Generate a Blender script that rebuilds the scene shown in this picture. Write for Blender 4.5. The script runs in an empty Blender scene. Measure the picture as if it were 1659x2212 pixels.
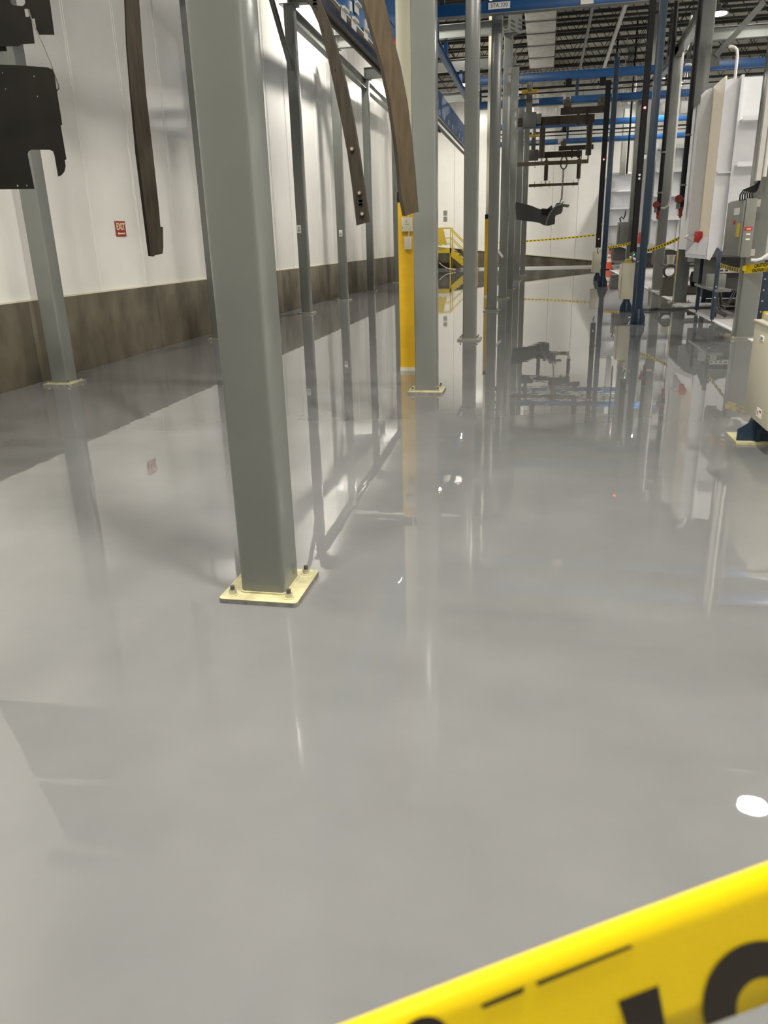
import bpy, bmesh, math, random
from mathutils import Vector, Matrix
random.seed(4)
S = bpy.context.scene
COL = S.collection
# ------------------------------------------------------------------ camera, world, exposure
W_PX, H_PX, FPX, CAM_H = 1659.0, 2212.0, 1645.0, 1.65
def _basis(nad, vp):
    n = Vector((nad[0]-W_PX/2, nad[1]-H_PX/2, FPX)).normalized(); z = -n
    y = Vector((vp[0]-W_PX/2, vp[1]-H_PX/2, FPX)); y = (y - z*y.dot(z)).normalized()
    return y.cross(z), y, z
BX, BY, BZ = _basis((960, 5750), (1178, 517))       # world axes seen from the camera (x right, y down, z forward)
EYE = Vector((0, 0, CAM_H))
cam_d = bpy.data.cameras.new('camera'); cam = bpy.data.objects.new('camera', cam_d); COL.objects.link(cam)
cam_d.sensor_fit = 'VERTICAL'; cam_d.sensor_height = 36.0; cam_d.lens = FPX/H_PX*36.0
cam_d.clip_start = 0.02; cam_d.clip_end = 200
cam_d.dof.use_dof = True; cam_d.dof.focus_distance = 7.0; cam_d.dof.aperture_fstop = 12.0
cam.matrix_world = Matrix(((BX.x, -BX.y, -BX.z, 0), (BY.x, -BY.y, -BY.z, 0), (BZ.x, -BZ.y, -BZ.z, CAM_H), (0, 0, 0, 1)))
S.camera = cam
S.view_settings.view_transform = 'Standard'; S.view_settings.look = 'None'
S.view_settings.exposure = 0.12; S.view_settings.gamma = 1.0; S.view_settings.use_curve_mapping = False
wd = bpy.data.worlds.new('world'); S.world = wd; wd.use_nodes = True
wd.node_tree.nodes['Background'].inputs[0].default_value = (0.6, 0.62, 0.65, 1)
wd.node_tree.nodes['Background'].inputs[1].default_value = 0.05
LAMP_POWER = 400.0
# high bay lamps and added fill lamps: x, y, height
# high bay lamps and unseen added fill lamps: x, y, height, gain
LAMPS = [(-4.3, 22.2, 8.75, 1.75), (-4.2, 41.5, 8.7, 1.7), (6.0, 25.0, 8.5, .45), (5.3, 31.0, 8.5, .6), (5.0, 41.0, 8.3, 1.3), (4.62, 13.79, 9.4, .4),
         (-4.3, 31.5, 8.6, .5), (-4.3, 2.2, 8.5, .35), (0.2, 2.4, 8.5, 2.4), (0.2, -6.0, 8.5, .25), (11.5, 20.0, 8.5, .9), (11.5, 34.0, 8.5, .6), (-4.6, 4.0, 8.5, .5), (9.5, 7.0, 8.5, .4),  # behind-camera lamp and the last two here are unseen, added for fill
         (14.0, 3.0, 8.5, 1.2), (-2.2, 0.6, 8.5, .9), (14.0, 10.0, 8.5, 1.7), (11.5, 27.0, 8.5, .8), (7.5, 15.6, 8.5, 1.3), (9.0, 1.0, 8.5, .8)]  # all in this row are unseen fill lamps, added to balance brightness

def ray(px, py):
    c = Vector((px-W_PX/2, py-H_PX/2, FPX)); return Vector((BX.dot(c), BY.dot(c), BZ.dot(c)))
def at(px, py, Y):
    d = ray(px, py); return EYE + d*(Y/d.y)
def atx(px, py, X):
    d = ray(px, py); return EYE + d*(X/d.x)
def fl(px, py, z=0.0):
    d = ray(px, py); return EYE + d*((z-CAM_H)/d.z)

# ------------------------------------------------------------------ materials
def lin(c): return tuple((v/12.92 if v <= .04045 else ((v+.055)/1.055)**2.4) for v in c)
def mat(name, col, rough=.5, metal=0.0, noise=0.0, nscale=8.0, bump=0.0, bscale=40.0, bdist=.02, bdet=3, stretch=(1, 1, 1), coat=0.0, emit=None, estr=0.0, col2=None, spec=.5, ior=1.5):
    m = bpy.data.materials.new(name); m.use_nodes = True
    nt = m.node_tree; b = nt.nodes['Principled BSDF']
    b.inputs['Roughness'].default_value = rough; b.inputs['Metallic'].default_value = metal
    b.inputs['Coat Weight'].default_value = coat; b.inputs['Specular IOR Level'].default_value = spec
    b.inputs['Base Color'].default_value = (*col, 1); b.inputs['IOR'].default_value = ior
    if noise or col2 or bump:
        tc = nt.nodes.new('ShaderNodeTexCoord'); mp = nt.nodes.new('ShaderNodeMapping')
        mp.inputs['Scale'].default_value = stretch; nt.links.new(tc.outputs['Object'], mp.inputs['Vector'])
    if noise or col2:
        n = nt.nodes.new('ShaderNodeTexNoise'); n.inputs['Scale'].default_value = nscale; n.inputs['Detail'].default_value = 6
        nt.links.new(mp.outputs[0], n.inputs['Vector'])
        r = nt.nodes.new('ShaderNodeValToRGB'); r.color_ramp.elements[0].position = .35; r.color_ramp.elements[1].position = .68
        c2 = col2 or tuple(min(1, v*(1+noise)) for v in col)
        c1 = col if col2 else tuple(v*(1-noise) for v in col)
        r.color_ramp.elements[0].color = (*c1, 1); r.color_ramp.elements[1].color = (*c2, 1)
        nt.links.new(n.outputs['Fac'], r.inputs[0]); nt.links.new(r.outputs[0], b.inputs['Base Color'])
    if bump:
        n2 = nt.nodes.new('ShaderNodeTexNoise'); n2.inputs['Scale'].default_value = bscale; n2.inputs['Detail'].default_value = bdet
        nt.links.new(mp.outputs[0], n2.inputs['Vector'])
        bp = nt.nodes.new('ShaderNodeBump'); bp.inputs['Strength'].default_value = bump; bp.inputs['Distance'].default_value = bdist
        nt.links.new(n2.outputs['Fac'], bp.inputs['Height']); nt.links.new(bp.outputs[0], b.inputs['Normal'])
    if emit:
        b.inputs['Emission Color'].default_value = (*emit, 1); b.inputs['Emission Strength'].default_value = estr
    return m
M = {}
M['epoxy'] = mat('epoxy', (.165, .168, .168), .012, noise=.06, nscale=1.7, bump=1.0, bscale=5.0, bdist=.0004, bdet=2, ior=1.58)
M['slab'] = mat('bare_concrete', (.52, .50, .50), .55, noise=.12, nscale=3, stretch=(.5, 4, 1))
M['panel'] = mat('wall_panel', (.84, .83, .785), .22, noise=.02, nscale=2)
M['seam'] = mat('wall_seam', (.40, .39, .37), .6)
M['curb'] = mat('curb_concrete', (.078, .066, .042), .75, col2=(.17, .147, .105), nscale=2.2, stretch=(1, 1, .6), bump=.15, bscale=30)
M['ledge'] = mat('ledge_paint', (.70, .66, .52), .5)
M['grey'] = mat('grey_enamel', (.165, .174, .16), .18, noise=.03, nscale=3, bump=.02, bscale=60)
M['grey_dark'] = mat('grey_dark', (.16, .165, .16), .4)
M['plate'] = mat('plate_cream', (.46, .43, .25), .4, noise=.22, nscale=14)
M['grey_plate'] = mat('plate_grey', (.27, .265, .22), .4, noise=.1, nscale=12)
M['plate_side'] = mat('plate_edge', (.22, .21, .19), .5, noise=.3, nscale=20)
M['steel'] = mat('zinc_steel', (.55, .54, .50), .35, metal=.8)
M['steel_dark'] = mat('dark_steel', (.10, .09, .07), .5, metal=.4)
M['rawsteel'] = mat('raw_steel', (.038, .031, .022), .55, spec=.25, noise=.3, nscale=5, stretch=(6, 6, .7), metal=.25)
M['rawtan'] = mat('tan_steel', (.075, .056, .032), .55, spec=.25, noise=.2, nscale=6, stretch=(5, 5, .7), metal=.15)
M['darkplate'] = mat('dark_plate', (.010, .009, .007), .6, spec=.15, noise=.25, nscale=4)
M['cream'] = mat('cream_paint', (.62, .60, .46), .4)
M['yellow'] = mat('yellow_paint', (.66, .40, .008), .4, noise=.05)
M['yellow2'] = mat('yellow_rail', (.55, .40, .02), .4)
M['black'] = mat('black_plastic', (.008, .008, .009), .6, spec=.25)
M['blue'] = mat('blue_enamel', (.010, .085, .26), .35, noise=.08)
M['navy'] = mat('navy_enamel', (.012, .030, .058), .4, noise=.08)
M['white'] = mat('white_enamel', (.78, .78, .78), .35)
M['boothw'] = mat('booth_panel', (.68, .69, .71), .4, noise=.02)
M['boothc'] = mat('booth_cream', (.93, .82, .64), .4)
M['boxcream'] = mat('box_cream', (.54, .51, .40), .4)
M['cabgrey'] = mat('cabinet_grey', (.22, .225, .20), .4)
M['foil'] = mat('foil', (.66, .64, .59), .3, metal=.45, noise=.12, nscale=4, bump=1.0, bscale=2.5, bdist=.12)
M['deck'] = mat('roof_deck', (.42, .40, .33), .6, noise=.1, nscale=5, stretch=(6, .3, 1))
M['joist'] = mat('joist_steel', (.035, .033, .028), .6)
M['red'] = mat('red_paint', (.55, .03, .02), .4)
M['bell'] = mat('bell_red', (.22, .016, .012), .45)
M['orange'] = mat('cone_orange', (.85, .10, .03), .5)
M['tape'] = mat('caution_yellow', (.85, .62, .0), .35)
M['print'] = mat('tape_print_and_shade', (.02, .016, .01), .5)
M['sign'] = mat('sign_red', (.30, .035, .02), .5)
M['signtxt'] = mat('sign_cream', (.80, .68, .42), .5)
M['sticker'] = mat('sticker_white', (.82, .82, .80), .5)
M['rubber'] = mat('rubber_hose', (.10, .10, .10), .5)
M['galv'] = mat('galvanised', (.62, .61, .58), .4, metal=.3)
M['tan'] = mat('outer_wall', (.45, .44, .40), .7)
M['coat'] = mat('coat_yellow', (.50, .36, .03), .7)
M['led_red'] = mat('led_red', (.9, .05, .05), .5, emit=(1, .05, .06), estr=14)
M['led_green'] = mat('led_green', (.1, .9, .3), .5, emit=(.1, 1, .25), estr=6)
M['tank'] = mat('tank_grey', (.07, .072, .07), .5)

# ------------------------------------------------------------------ builders
class MB:
    def __init__(s): s.bm = bmesh.new()
    def box(s, x0, x1, y0, y1, z0, z1, bev=0.0):
        g = bmesh.ops.create_cube(s.bm, size=1.0, matrix=Matrix.Translation(((x0+x1)/2, (y0+y1)/2, (z0+z1)/2)) @ Matrix.Diagonal((abs(x1-x0), abs(y1-y0), abs(z1-z0), 1)))
        if bev:
            es = {e for v in g['verts'] for e in v.link_edges}
            bmesh.ops.bevel(s.bm, geom=list(es), offset=bev, segments=2, affect='EDGES', profile=.5)
        return s
    def cyl(s, p0, p1, r, seg=12, r2=None):
        p0 = Vector(p0); p1 = Vector(p1); d = p1-p0
        q = d.to_track_quat('Z', 'Y').to_matrix().to_4x4()
        bmesh.ops.create_cone(s.bm, cap_ends=True, segments=seg, radius1=r, radius2=r if r2 is None else r2, depth=d.length, matrix=Matrix.Translation((p0+p1)/2) @ q)
        return s
    def beam(s, p0, p1, w, h, up=(0, 0, 1)):
        """rectangular bar from p0 to p1, w across, h along up"""
        p0 = Vector(p0); p1 = Vector(p1); d = (p1-p0).normalized(); u = Vector(up); sx = d.cross(u).normalized(); u = sx.cross(d).normalized()
        vs = [s.bm.verts.new(p + sx*a*w/2 + u*b*h/2) for p in (p0, p1) for a, b in ((-1, -1), (1, -1), (1, 1), (-1, 1))]
        for f in ((3, 2, 1, 0), (4, 5, 6, 7), (0, 1, 5, 4), (1, 2, 6, 5), (2, 3, 7, 6), (3, 0, 4, 7)): s.bm.faces.new([vs[i] for i in f])
        return s
    def ibeam(s, p0, p1, w, h, t=.018, up=(0, 0, 1)):
        p0 = Vector(p0); p1 = Vector(p1); u = Vector(up)
        s.beam(p0+u*(h/2-t/2), p1+u*(h/2-t/2), w, t, up); s.beam(p0-u*(h/2-t/2), p1-u*(h/2-t/2), w, t, up); s.beam(p0, p1, t, h-2*t, up)
        return s
    def tube(s, pts, r, seg=8):
        pts = [Vector(p) for p in pts]; rings = []
        prev = None
        for i, p in enumerate(pts):
            d = (pts[min(i+1, len(pts)-1)] - pts[max(i-1, 0)]).normalized()
            if prev is None:
                a = d.orthogonal().normalized()
            else:
                a = (prev - d*prev.dot(d)).normalized()
            prev = a; b = d.cross(a)
            rings.append([s.bm.verts.new(p + (a*math.cos(2*math.pi*k/seg) + b*math.sin(2*math.pi*k/seg))*r) for k in range(seg)])
        for r0, r1 in zip(rings, rings[1:]):
            for k in range(seg): s.bm.faces.new((r0[k], r0[(k+1) % seg], r1[(k+1) % seg], r1[k]))
        s.bm.faces.new(rings[0][::-1]); s.bm.faces.new(rings[-1])
        return s
    def prism(s, poly, vec):
        """polygon of 3D points extruded by vec"""
        v = Vector(vec); a = [s.bm.verts.new(Vector(p)) for p in poly]; b = [s.bm.verts.new(Vector(p)+v) for p in poly]
        n = len(a); s.bm.faces.new(a); s.bm.faces.new(b[::-1])
        for i in range(n): s.bm.faces.new((a[i], b[i], b[(i+1) % n], a[(i+1) % n]))
        return s
    def loft(s, rows, thick=None):
        """grid of points -> surface; thick = vector offset for a closed slab"""
        R = [[s.bm.verts.new(Vector(p)) for p in r] for r in rows]
        for r0, r1 in zip(R, R[1:]):
            for k in range(len(r0)-1): s.bm.faces.new((r0[k], r0[k+1], r1[k+1], r1[k]))
        return s
    def rpost(s, cx, cy, w, d, z0, z1, r=.022, n=4):
        pts = []
        for sx, sy, a0 in ((1, 1, 0), (-1, 1, 90), (-1, -1, 180), (1, -1, 270)):
            for k in range(n+1):
                a = math.radians(a0 + 90*k/n); pts.append((cx+sx*(w/2-r)+r*math.cos(a), cy+sy*(d/2-r)+r*math.sin(a), z0))
        return s.prism(pts, (0, 0, z1-z0))
    def mesh(s, name):
        bmesh.ops.recalc_face_normals(s.bm, faces=s.bm.faces[:])
        me = bpy.data.meshes.new(name); s.bm.to_mesh(me); s.bm.free(); return me

def wloc(o):
    v = Vector((0, 0, 0))
    while o is not None: v = v + o.location; o = o.parent
    return v
def link(name, me, m, parent=None, smooth=True):
    o = bpy.data.objects.new(name, me); COL.objects.link(o)
    if m is not None:
        me.materials.clear(); me.materials.append(m if not isinstance(m, str) else M[m])
    if smooth:
        me.shade_smooth(); me.set_sharp_from_angle(angle=math.radians(35))
    if parent is not None:
        me.transform(Matrix.Translation(-wloc(parent))); o.parent = parent
    return o
def obj(name, mb, m, parent=None, label=None):
    o = link(name, mb.mesh(name), m, parent)
    if label: o['label'] = label
    return o
def thing(name, label, cat, loc=(0, 0, 0), group=None):
    o = bpy.data.objects.new(name, None); COL.objects.link(o); o.location = loc; o.empty_display_size = .1
    o['label'] = label; o['category'] = cat
    if group: o['group'] = group
    return o
def tag(o, label, cat, group=None):
    """a thing that is one mesh: origin moved to the middle of its underside"""
    vs = [v.co for v in o.data.vertices]
    c = Vector(((min(v.x for v in vs)+max(v.x for v in vs))/2, (min(v.y for v in vs)+max(v.y for v in vs))/2, min(v.z for v in vs)))
    o.data.transform(Matrix.Translation(-c)); o.location = c
    o['label'] = label; o['category'] = cat
    if group: o['group'] = group
    return o
def struct(o): o['kind'] = 'structure'; return o
def stuff(o): o['kind'] = 'stuff'; return o
def inst(name, me, loc, parent):
    """share a mesh authored about its own origin"""
    o = bpy.data.objects.new(name, me); COL.objects.link(o); o.parent = parent; o.location = Vector(loc) - wloc(parent); return o
def text(s, size, origin, xdir, up, m, parent, name='lettering', align='CENTER', bold=0.0, sx=1.0):
    cu = bpy.data.curves.new(name, 'FONT'); cu.body = s; cu.size = size; cu.align_x = align; cu.align_y = 'CENTER'; cu.offset = bold
    t = bpy.data.objects.new(name, cu); COL.objects.link(t)
    dg = bpy.context.evaluated_depsgraph_get(); me = bpy.data.meshes.new_from_object(t.evaluated_get(dg))
    bpy.data.objects.remove(t); bpy.data.curves.remove(cu)
    x = Vector(xdir).normalized(); u = Vector(up); u = (u - x*u.dot(x)).normalized(); z = x.cross(u)
    me.transform(Matrix(((x.x, u.x, z.x, origin[0]), (x.y, u.y, z.y, origin[1]), (x.z, u.z, z.z, origin[2]), (0, 0, 0, 1))) @ Matrix.Diagonal((sx, 1, 1, 1)))
    return link(name, me, m, parent, smooth=False)

# ------------------------------------------------------------------ the setting
XW, XR, YB, YN, ZR = -6.62, 17.0, 47.3, -9.0, 10.1
fo = struct(obj('floor', MB().box(XW-.2, 3.33, YN, YB+.2, -.12, 0), 'epoxy'))
struct(obj('floor', MB().box(3.36, XR, YN, YB+.2, -.12, -.004), 'slab'))
struct(obj('trim_1', MB().box(3.30, 3.40, YN, YB, -.1, .012), 'white'))
struct(obj('ceiling', MB().box(XW-.2, XR+.2, YN-.2, YB+.2, ZR, ZR+.15), 'deck'))
struct(obj('wall_right', MB().box(XR, XR+.2, YN, YB, 0, ZR), 'panel'))
struct(obj('wall_front', MB().box(XW-.2, XR+.2, YN-.2, YN, 0, ZR), 'tan'))
# left wall: insulated panels on a concrete curb
wl = struct(obj('wall_left', MB().box(XW-.2, XW-.05, YN, YB, 0, ZR), 'seam'))
pw = 1.385
y = 11.01 - pw*14
pm = None
while y < YB:
    if y > YN:
        me = MB().box(-.06, .0, .006, pw-.006, 1.06, ZR-.02, .008).box(-.03, .006, .05, .075, 1.06, ZR-.02, .002).mesh('panel') if pm is None else pm
        if pm is None:
            pm = me; me.materials.append(M['panel'])
        inst('panel', pm, (XW, y, 0), wl)
    y += pw
struct(obj('trim_2', MB().box(XW-.05, XW+.035, YN, YB, 1.045, 1.062), 'ledge'))
bl = struct(obj('baseboard_left', MB().box(XW-.1, XW-.0, YN, YB, 0, 1.03), 'seam'))
for y0, y1 in ((-9, -4.9), (-4.9, -1.4), (-1.4, 2.1), (2.1, 5.65), (5.65, 9.15), (9.15, 12.68), (12.68, 16.1), (16.1, 19.52), (19.52, 23.0), (23.0, 26.5), (26.5, 30), (30, 33.5), (33.5, 37), (37, 40.5), (40.5, 44), (44, 47.3)):
    obj('slab', MB().box(XW-.02, XW+.05, y0+.008, y1-.008, 0.0, 1.045, .006), 'curb', bl)
# back wall
wb = struct(obj('wall_back', MB().box(XW, XR, YB, YB+.2, 0, ZR), 'seam'))
pb = MB().box(.006, pw-.006, -.06, 0, .4, ZR-.02, .008).mesh('panel'); pb.materials.append(M['panel'])
for k in range(17): inst('panel', pb, (XW+k*pw, YB, 0), wb)
a, b = at(955, 535, YB-.15), at(1278, 563, YB-.15)
zz = lambda x: a.z + (b.z-a.z)*(x-a.x)/(b.x-a.x)
struct(obj('baseboard_back', MB().prism([(XW, YB-.14, 0), (3.8, YB-.14, 0), (3.8, YB-.14, zz(3.8)), (XW, YB-.14, zz(XW))], (0, .12, 0)), 'curb'))
struct(obj('trim_3', MB().beam((XW, YB-.12, zz(XW)+.02), (3.8, YB-.12, zz(3.8)+.02), .16, .04), 'ledge'))
struct(obj('trim_4', MB().box(XW+.1, 4.5, YB-.22, YB-.141, 0.001, .10), 'white'))

# ------------------------------------------------------------------ roof: joists, lamps, ducts
def joist(y):
    t = thing('roof_joist', 'black open-web steel joist spanning under the pale ribbed roof deck', 'joist', (5, y, 9.0), 'open-web roof joists')
    obj('top_chord', MB().box(XW, XR, y-.05, y+.05, ZR-.12, ZR-.01), 'joist', t)
    obj('bottom_chord', MB().box(XW, XR, y-.05, y+.05, 9.05, 9.13), 'joist', t)
    m = MB(); n = 19; w = (XR-XW)/n
    for k in range(n):
        x = XW + k*w
        m.beam((x, y, 9.1), (x+w/2, y, ZR-.08), .024, .026, (0, 1, 0)); m.beam((x+w/2, y, ZR-.08), (x+w, y, 9.1), .024, .026, (0, 1, 0))
    stuff(obj('web', m, 'joist', t))
for k in range(24): joist(8.0 + 1.65*k)
bt = thing('bridging_pipe', 'grey conduit running along under the roof joists beside the foil duct', 'pipe', (1.5, 30, 8.9))
obj('pipe', MB().tube([(1.25, 20, 8.95), (1.25, 46, 8.95)], .06), 'grey_dark', bt)
bt = thing('bridging_pipe', 'lit grey strut running along under the roof joists farther from the foil duct', 'pipe', (2.3, 30, 8.9))
obj('pipe', MB().box(2.25, 2.37, 20, 46, 8.86, 8.98), 'galv', bt)

lamp_lab = ['high bay lamp hanging over the left conveyor bay, nearest of the left lamps in view', 'far high bay lamp glowing beside the third grey middle column',
            'high bay lamp above the right row of columns, out to the right', 'dazzling white high bay lamp hanging before the roof joists at upper right',
            'far high bay lamp glowing beside the lit right-hand column', 'high bay lamp over the right machines near the camera', 'high bay lamp in the left row behind the blue guard',
            'high bay lamp over the near left aisle', 'high bay lamp over the near right aisle', 'unseen fill lamp added behind the camera', 'high bay lamp over the machine hall at right', 'high bay lamp deep in the machine hall at right', 'unseen lamp added over the left aisle above the dark plates to soften shadows', 'unseen fill lamp added over the near right machine hall', 'unseen fill lamp added by the right hall wall near the camera', 'unseen fill lamp added left of the camera over the aisle',
            'unseen fill lamp added by the right hall wall, farther on', 'unseen fill lamp added in the machine hall behind the near booth', 'unseen fill lamp added just in front of the near booth to brighten it', 'unseen fill lamp added right of the camera']
for (x, y, z, gain), lb in zip(LAMPS, lamp_lab):
    t = thing('high_bay_or_fill_lamp', lb, 'lamp', (x, y, z), 'high bay lamps')
    obj('housing', MB().cyl((x, y, z), (x, y, z+.10), .36, 28, .30).cyl((x, y, z+.10), (x, y, z+.28), .12, 16, .09), 'grey_dark', t)
    obj('lens', MB().cyl((x, y, z-.008), (x, y, z-.002), .29, 28), mat('lamp_lens', (1, 1, 1), .5, emit=(1.0, .95, .86), estr=LAMP_POWER*gain), t)
    obj('rod', MB().cyl((x, y, z+.28), (x, y, ZR), .012, 8), 'steel', t)

t = thing('foil_duct', 'silver foil-wrapped air duct running along under the roof', 'duct', (-.5, 33, 8.6))
dm = []
ys = [29.0, 30.6, 32.3, 34.2, 36.3, 38.4]
for i in range(len(ys)-1):
    obj('duct_section', MB().box(-.98, .06, ys[i]+.02, ys[i+1]-.02, 8.62, 9.0, .05), 'foil', t)
    obj('duct_band', MB().box(-1.0, .08, ys[i+1]-.03, ys[i+1]+.03, 8.6, 9.0, .01), 'grey_dark', t)
t = thing('foil_duct', 'wide silver foil duct crossing behind the blue conveyor rails near the end wall', 'duct', (0, 45.0, 7.2))
obj('duct_section', MB().box(-1.15, .75, 44.2, 45.6, 8.2, 9.5, .08), 'foil', t)
obj('duct_section', MB().box(-1.1, .7, 44.3, 45.6, 8.0-.62, 8.17, .08), 'foil', t)
t = thing('foil_duct', 'short silver foil duct hanging between the blue posts at right', 'duct', (3.9, 40, 7.2))
p, q = at(1345, 172, 40), at(1372, 226, 40)
obj('duct_section', MB().box(p.x, q.x, 40, 41.2, q.z, p.z+.2, .08), 'foil', t)
obj('duct_band', MB().box(p.x-.02, q.x+.02, 39.98, 40.1, p.z-.9, p.z-.84, .01), 'grey_dark', t)
obj('strap', MB().box(p.x+.1, p.x+.14, 40.5, 40.54, p.z+.15, ZR).box(q.x-.14, q.x-.1, 40.5, 40.54, p.z+.15, ZR), 'galv', t)

# ------------------------------------------------------------------ steel columns
nut_me = None
def bolt_meshes():
    w = MB().cyl((0, 0, 0), (0, 0, .004), .026, 20).mesh('washer'); w.materials.append(M['plate'])
    n = MB().cyl((0, 0, .004), (0, 0, .026), .019, 6).mesh('nut'); n.materials.append(M['steel'])
    s = MB().cyl((0, 0, .0), (0, 0, .046), .011, 10).mesh('stud'); s.materials.append(M['steel_dark'])
    return w, n, s
WASH, NUT, STUD = bolt_meshes()
COLS = {}
def column(key, px, py, label, group, w=.235, ztop=6.72, cap=True, plate=.40, pmat='grey_plate'):
    p = fl(px, py); cx, cy = p.x, p.y + plate/2
    COLS[key] = (cx, cy)
    t = thing('steel_column', label, 'column', (cx, cy, 0), group)
    h = plate/2
    obj('base_plate', MB().rpost(cx, cy, plate, plate, 0.001, .025, .02), pmat, t)
    if pmat == 'plate': obj('plate_edge', MB().rpost(cx, cy, plate+.002, plate+.002, 0.0005, .0235, .02), 'plate_side', t)
    obj('post', MB().rpost(cx, cy, w, w, .025, ztop, .022), 'grey', t)
    obj('weld_fillet', MB().rpost(cx, cy, w+.018, w+.018, .025, .033, .03), pmat, t)
    if cap: obj('cap_plate', MB().rpost(cx, cy, plate*.95, plate*.95, ztop, ztop+.02, .01), 'grey', t)
    o = h-.055
    for sx in (-1, 1):
        for sy in (-1, 1):
            b = inst('anchor_bolt', STUD, (cx+sx*o, cy+sy*o, .025), t)
            inst('washer', WASH, (cx+sx*o, cy+sy*o, .025), b); inst('nut', NUT, (cx+sx*o, cy+sy*o, .025), b)
    return t
g = 'grey square support columns'
column('c1', 121.5, 834.5, 'grey square column at the far left on a yellowed base plate beside the concrete curb', g, pmat='plate')
column('c2', 468, 735.5, 'grey square column almost hidden behind the nearest big column', g)
column('c3', 659, 678, 'grey square column with white number sticker, first in the left row right of the big column', g)
column('c4', 740.5, 650, 'grey square column with white number sticker, second in the left row right of the big column', g)
column('c5', 800, 630, 'pale lit column by the curb, third in the left row right of the big column', g)
column('c6', 857, 611, 'farthest column of the left row, just left of the yellow-wrapped column', g)
column('m0', 556, 1308, 'nearest big grey square column standing in the foreground on a bolted cream base plate', g, w=.228, pmat='plate')
column('m1', 917, 852, 'grey column standing just right of the yellow-wrapped column, second of the middle row', g, w=.245, pmat='plate')
column('m2', 1012, 736.5, 'grey column alone in the aisle, third of the middle row', g, w=.225)
column('m3', 1061, 673, 'grey column overlapping the farther yellow-wrapped column, fourth of the middle row', g)
column('m4', 1084.5, 646.5, 'grey column fifth in the middle row, with a bolted beam end above', g)
column('m5', 1100, 627, 'pale lit grey column sixth in the middle row', g)
column('m6', 1115, 608.5, 'far grey column seventh in the middle row', g)
column('m7', 1128, 595, 'farthest grey column of the middle row, behind the dark hanging part', g)
column('r0', 1612, 733, 'grey column at the right edge carrying the grey electrical cabinet', g, w=.30, plate=.5)
column('r1', 1470, 655.5, 'dark grey column right of the red alarm bells with a yellow strap down its side', g, w=.30, plate=.5)
column('r2', 1420, 627.5, 'lit grey column behind the black drop pipes, second from the right edge machines', g, w=.28, plate=.5, ztop=6.75)
column('r3', 1357, 602, 'far grey column of the right row carrying a small grey cabinet', g, w=.28, plate=.5)

# beams on the columns
ZB = 6.74
def cross(y0, x0, x1, y1, label, z=ZB, h=.32, endplate=True):
    t = thing('cross_beam', label, 'beam', ((x0+x1)/2, (y0+y1)/2, z), 'grey cross beams on the columns')
    obj('beam', MB().ibeam((x0, y0, z+h/2), (x1, y1, z+h/2), .2, h, .016), 'grey', t)
    for x, yy, sgn in ((x0, y0, 1), (x1, y1, -1)):
        obj('end_plate', MB().box(x-.012, x+.012, yy-.11, yy+.11, z-.005, z+h+.005), 'grey', t)
        m = MB()
        for k in range(3):
            for sd in (-.05, .05): m.cyl((x+sgn*(.05 if sd < 0 else .13), yy-.012, z+.07+.09*k), (x+sgn*(.05 if sd < 0 else .13), yy-.03, z+.07+.09*k), .018, 8)
        stuff(obj('bolt_heads', m, 'steel_dark', t))
for l, m_, lb in (('c1', 'm1', 'grey cross beam overhead spanning the near bay'), ('c2', 'm2', 'grey cross beam overhead of the second bay'), ('c3', 'm3', 'grey cross beam from the first sticker column to the middle row'),
                  ('c4', 'm4', 'grey cross beam from the second sticker column, with bolted end at the middle row'), ('c5', 'm5', 'pale lit cross beam from the third left column to the middle row'), ('c6', 'm6', 'far grey cross beam behind the pale lit one')):
    (x0, y0), (x1, y1) = COLS[l], COLS[m_]
    cross(y0, x0, x1, y1, lb)
(x0, y0) = COLS['m4']; t = bpy.data.objects['cross_beam.003']
obj('splice_plate', MB().box(x0-.02, x0+.34, y0-.14, y0-.12, ZB-.06, ZB+.38), 'grey', t)
m = MB()
for k in range(3):
    for dx in (.06, .26): m.cyl((x0+dx, y0-.14, ZB+.06+k*.1), (x0+dx, y0-.165, ZB+.06+k*.1), .024, 8)
stuff(obj('bolt_heads', m, 'steel_dark', t))
(x0, y0) = COLS['r2']; cross(y0, x0+.1, 12.5, y0, 'white-lit cross beam running right from the lit right-hand column', z=6.80)
(x0, y0) = COLS['r1']; cross(y0, x0+.1, 12.5, y0, 'grey cross beam running right from the strapped column', z=6.80)
def along(a, b, label, z=6.42, h=.28):
    (x0, y0), (x1, y1) = COLS[a], COLS[b]
    t = thing('side_beam', label, 'beam', ((x0+x1)/2, (y0+y1)/2, z), 'grey beams along the column rows')
    obj('beam', MB().ibeam((x0, y0+.14, z+h/2), (x1, y1-.14, z+h/2), .18, h, .014), 'grey', t)
    obj('end_plate', MB().box(x0-.1, x0+.1, y0+.12, y0+.14, z, z+h), 'grey', t); obj('end_plate', MB().box(x1-.1, x1+.1, y1-.14, y1-.12, z, z+h), 'grey', t)
along('c4', 'c5', 'grey beam along the left row between the second and third columns'); along('c5', 'c6', 'dark grey beam along the left row beyond the pale lit column')
along('c3', 'c4', 'grey beam along the left row between the two sticker columns'); along('r2', 'r3', 'grey beam along the right row receding from the lit column'); along('r1', 'r2', 'grey beam along the right row beyond the strapped column')
x, y = COLS['c3']
t = thing('knee_brace', 'grey diagonal knee brace bolted to the first sticker column', 'brace', (x, y, 5.4), 'grey knee braces')
obj('brace', MB().ibeam((x, y-.17, 5.47), (x, y-1.45, 6.73), .09, .1, .012, (0, .7, .7)), 'grey', t)
obj('gusset', MB().box(x-.07, x+.07, y-.135, y-.12, 5.25, 5.6), 'grey', t)
x, y = COLS['r1']
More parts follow.
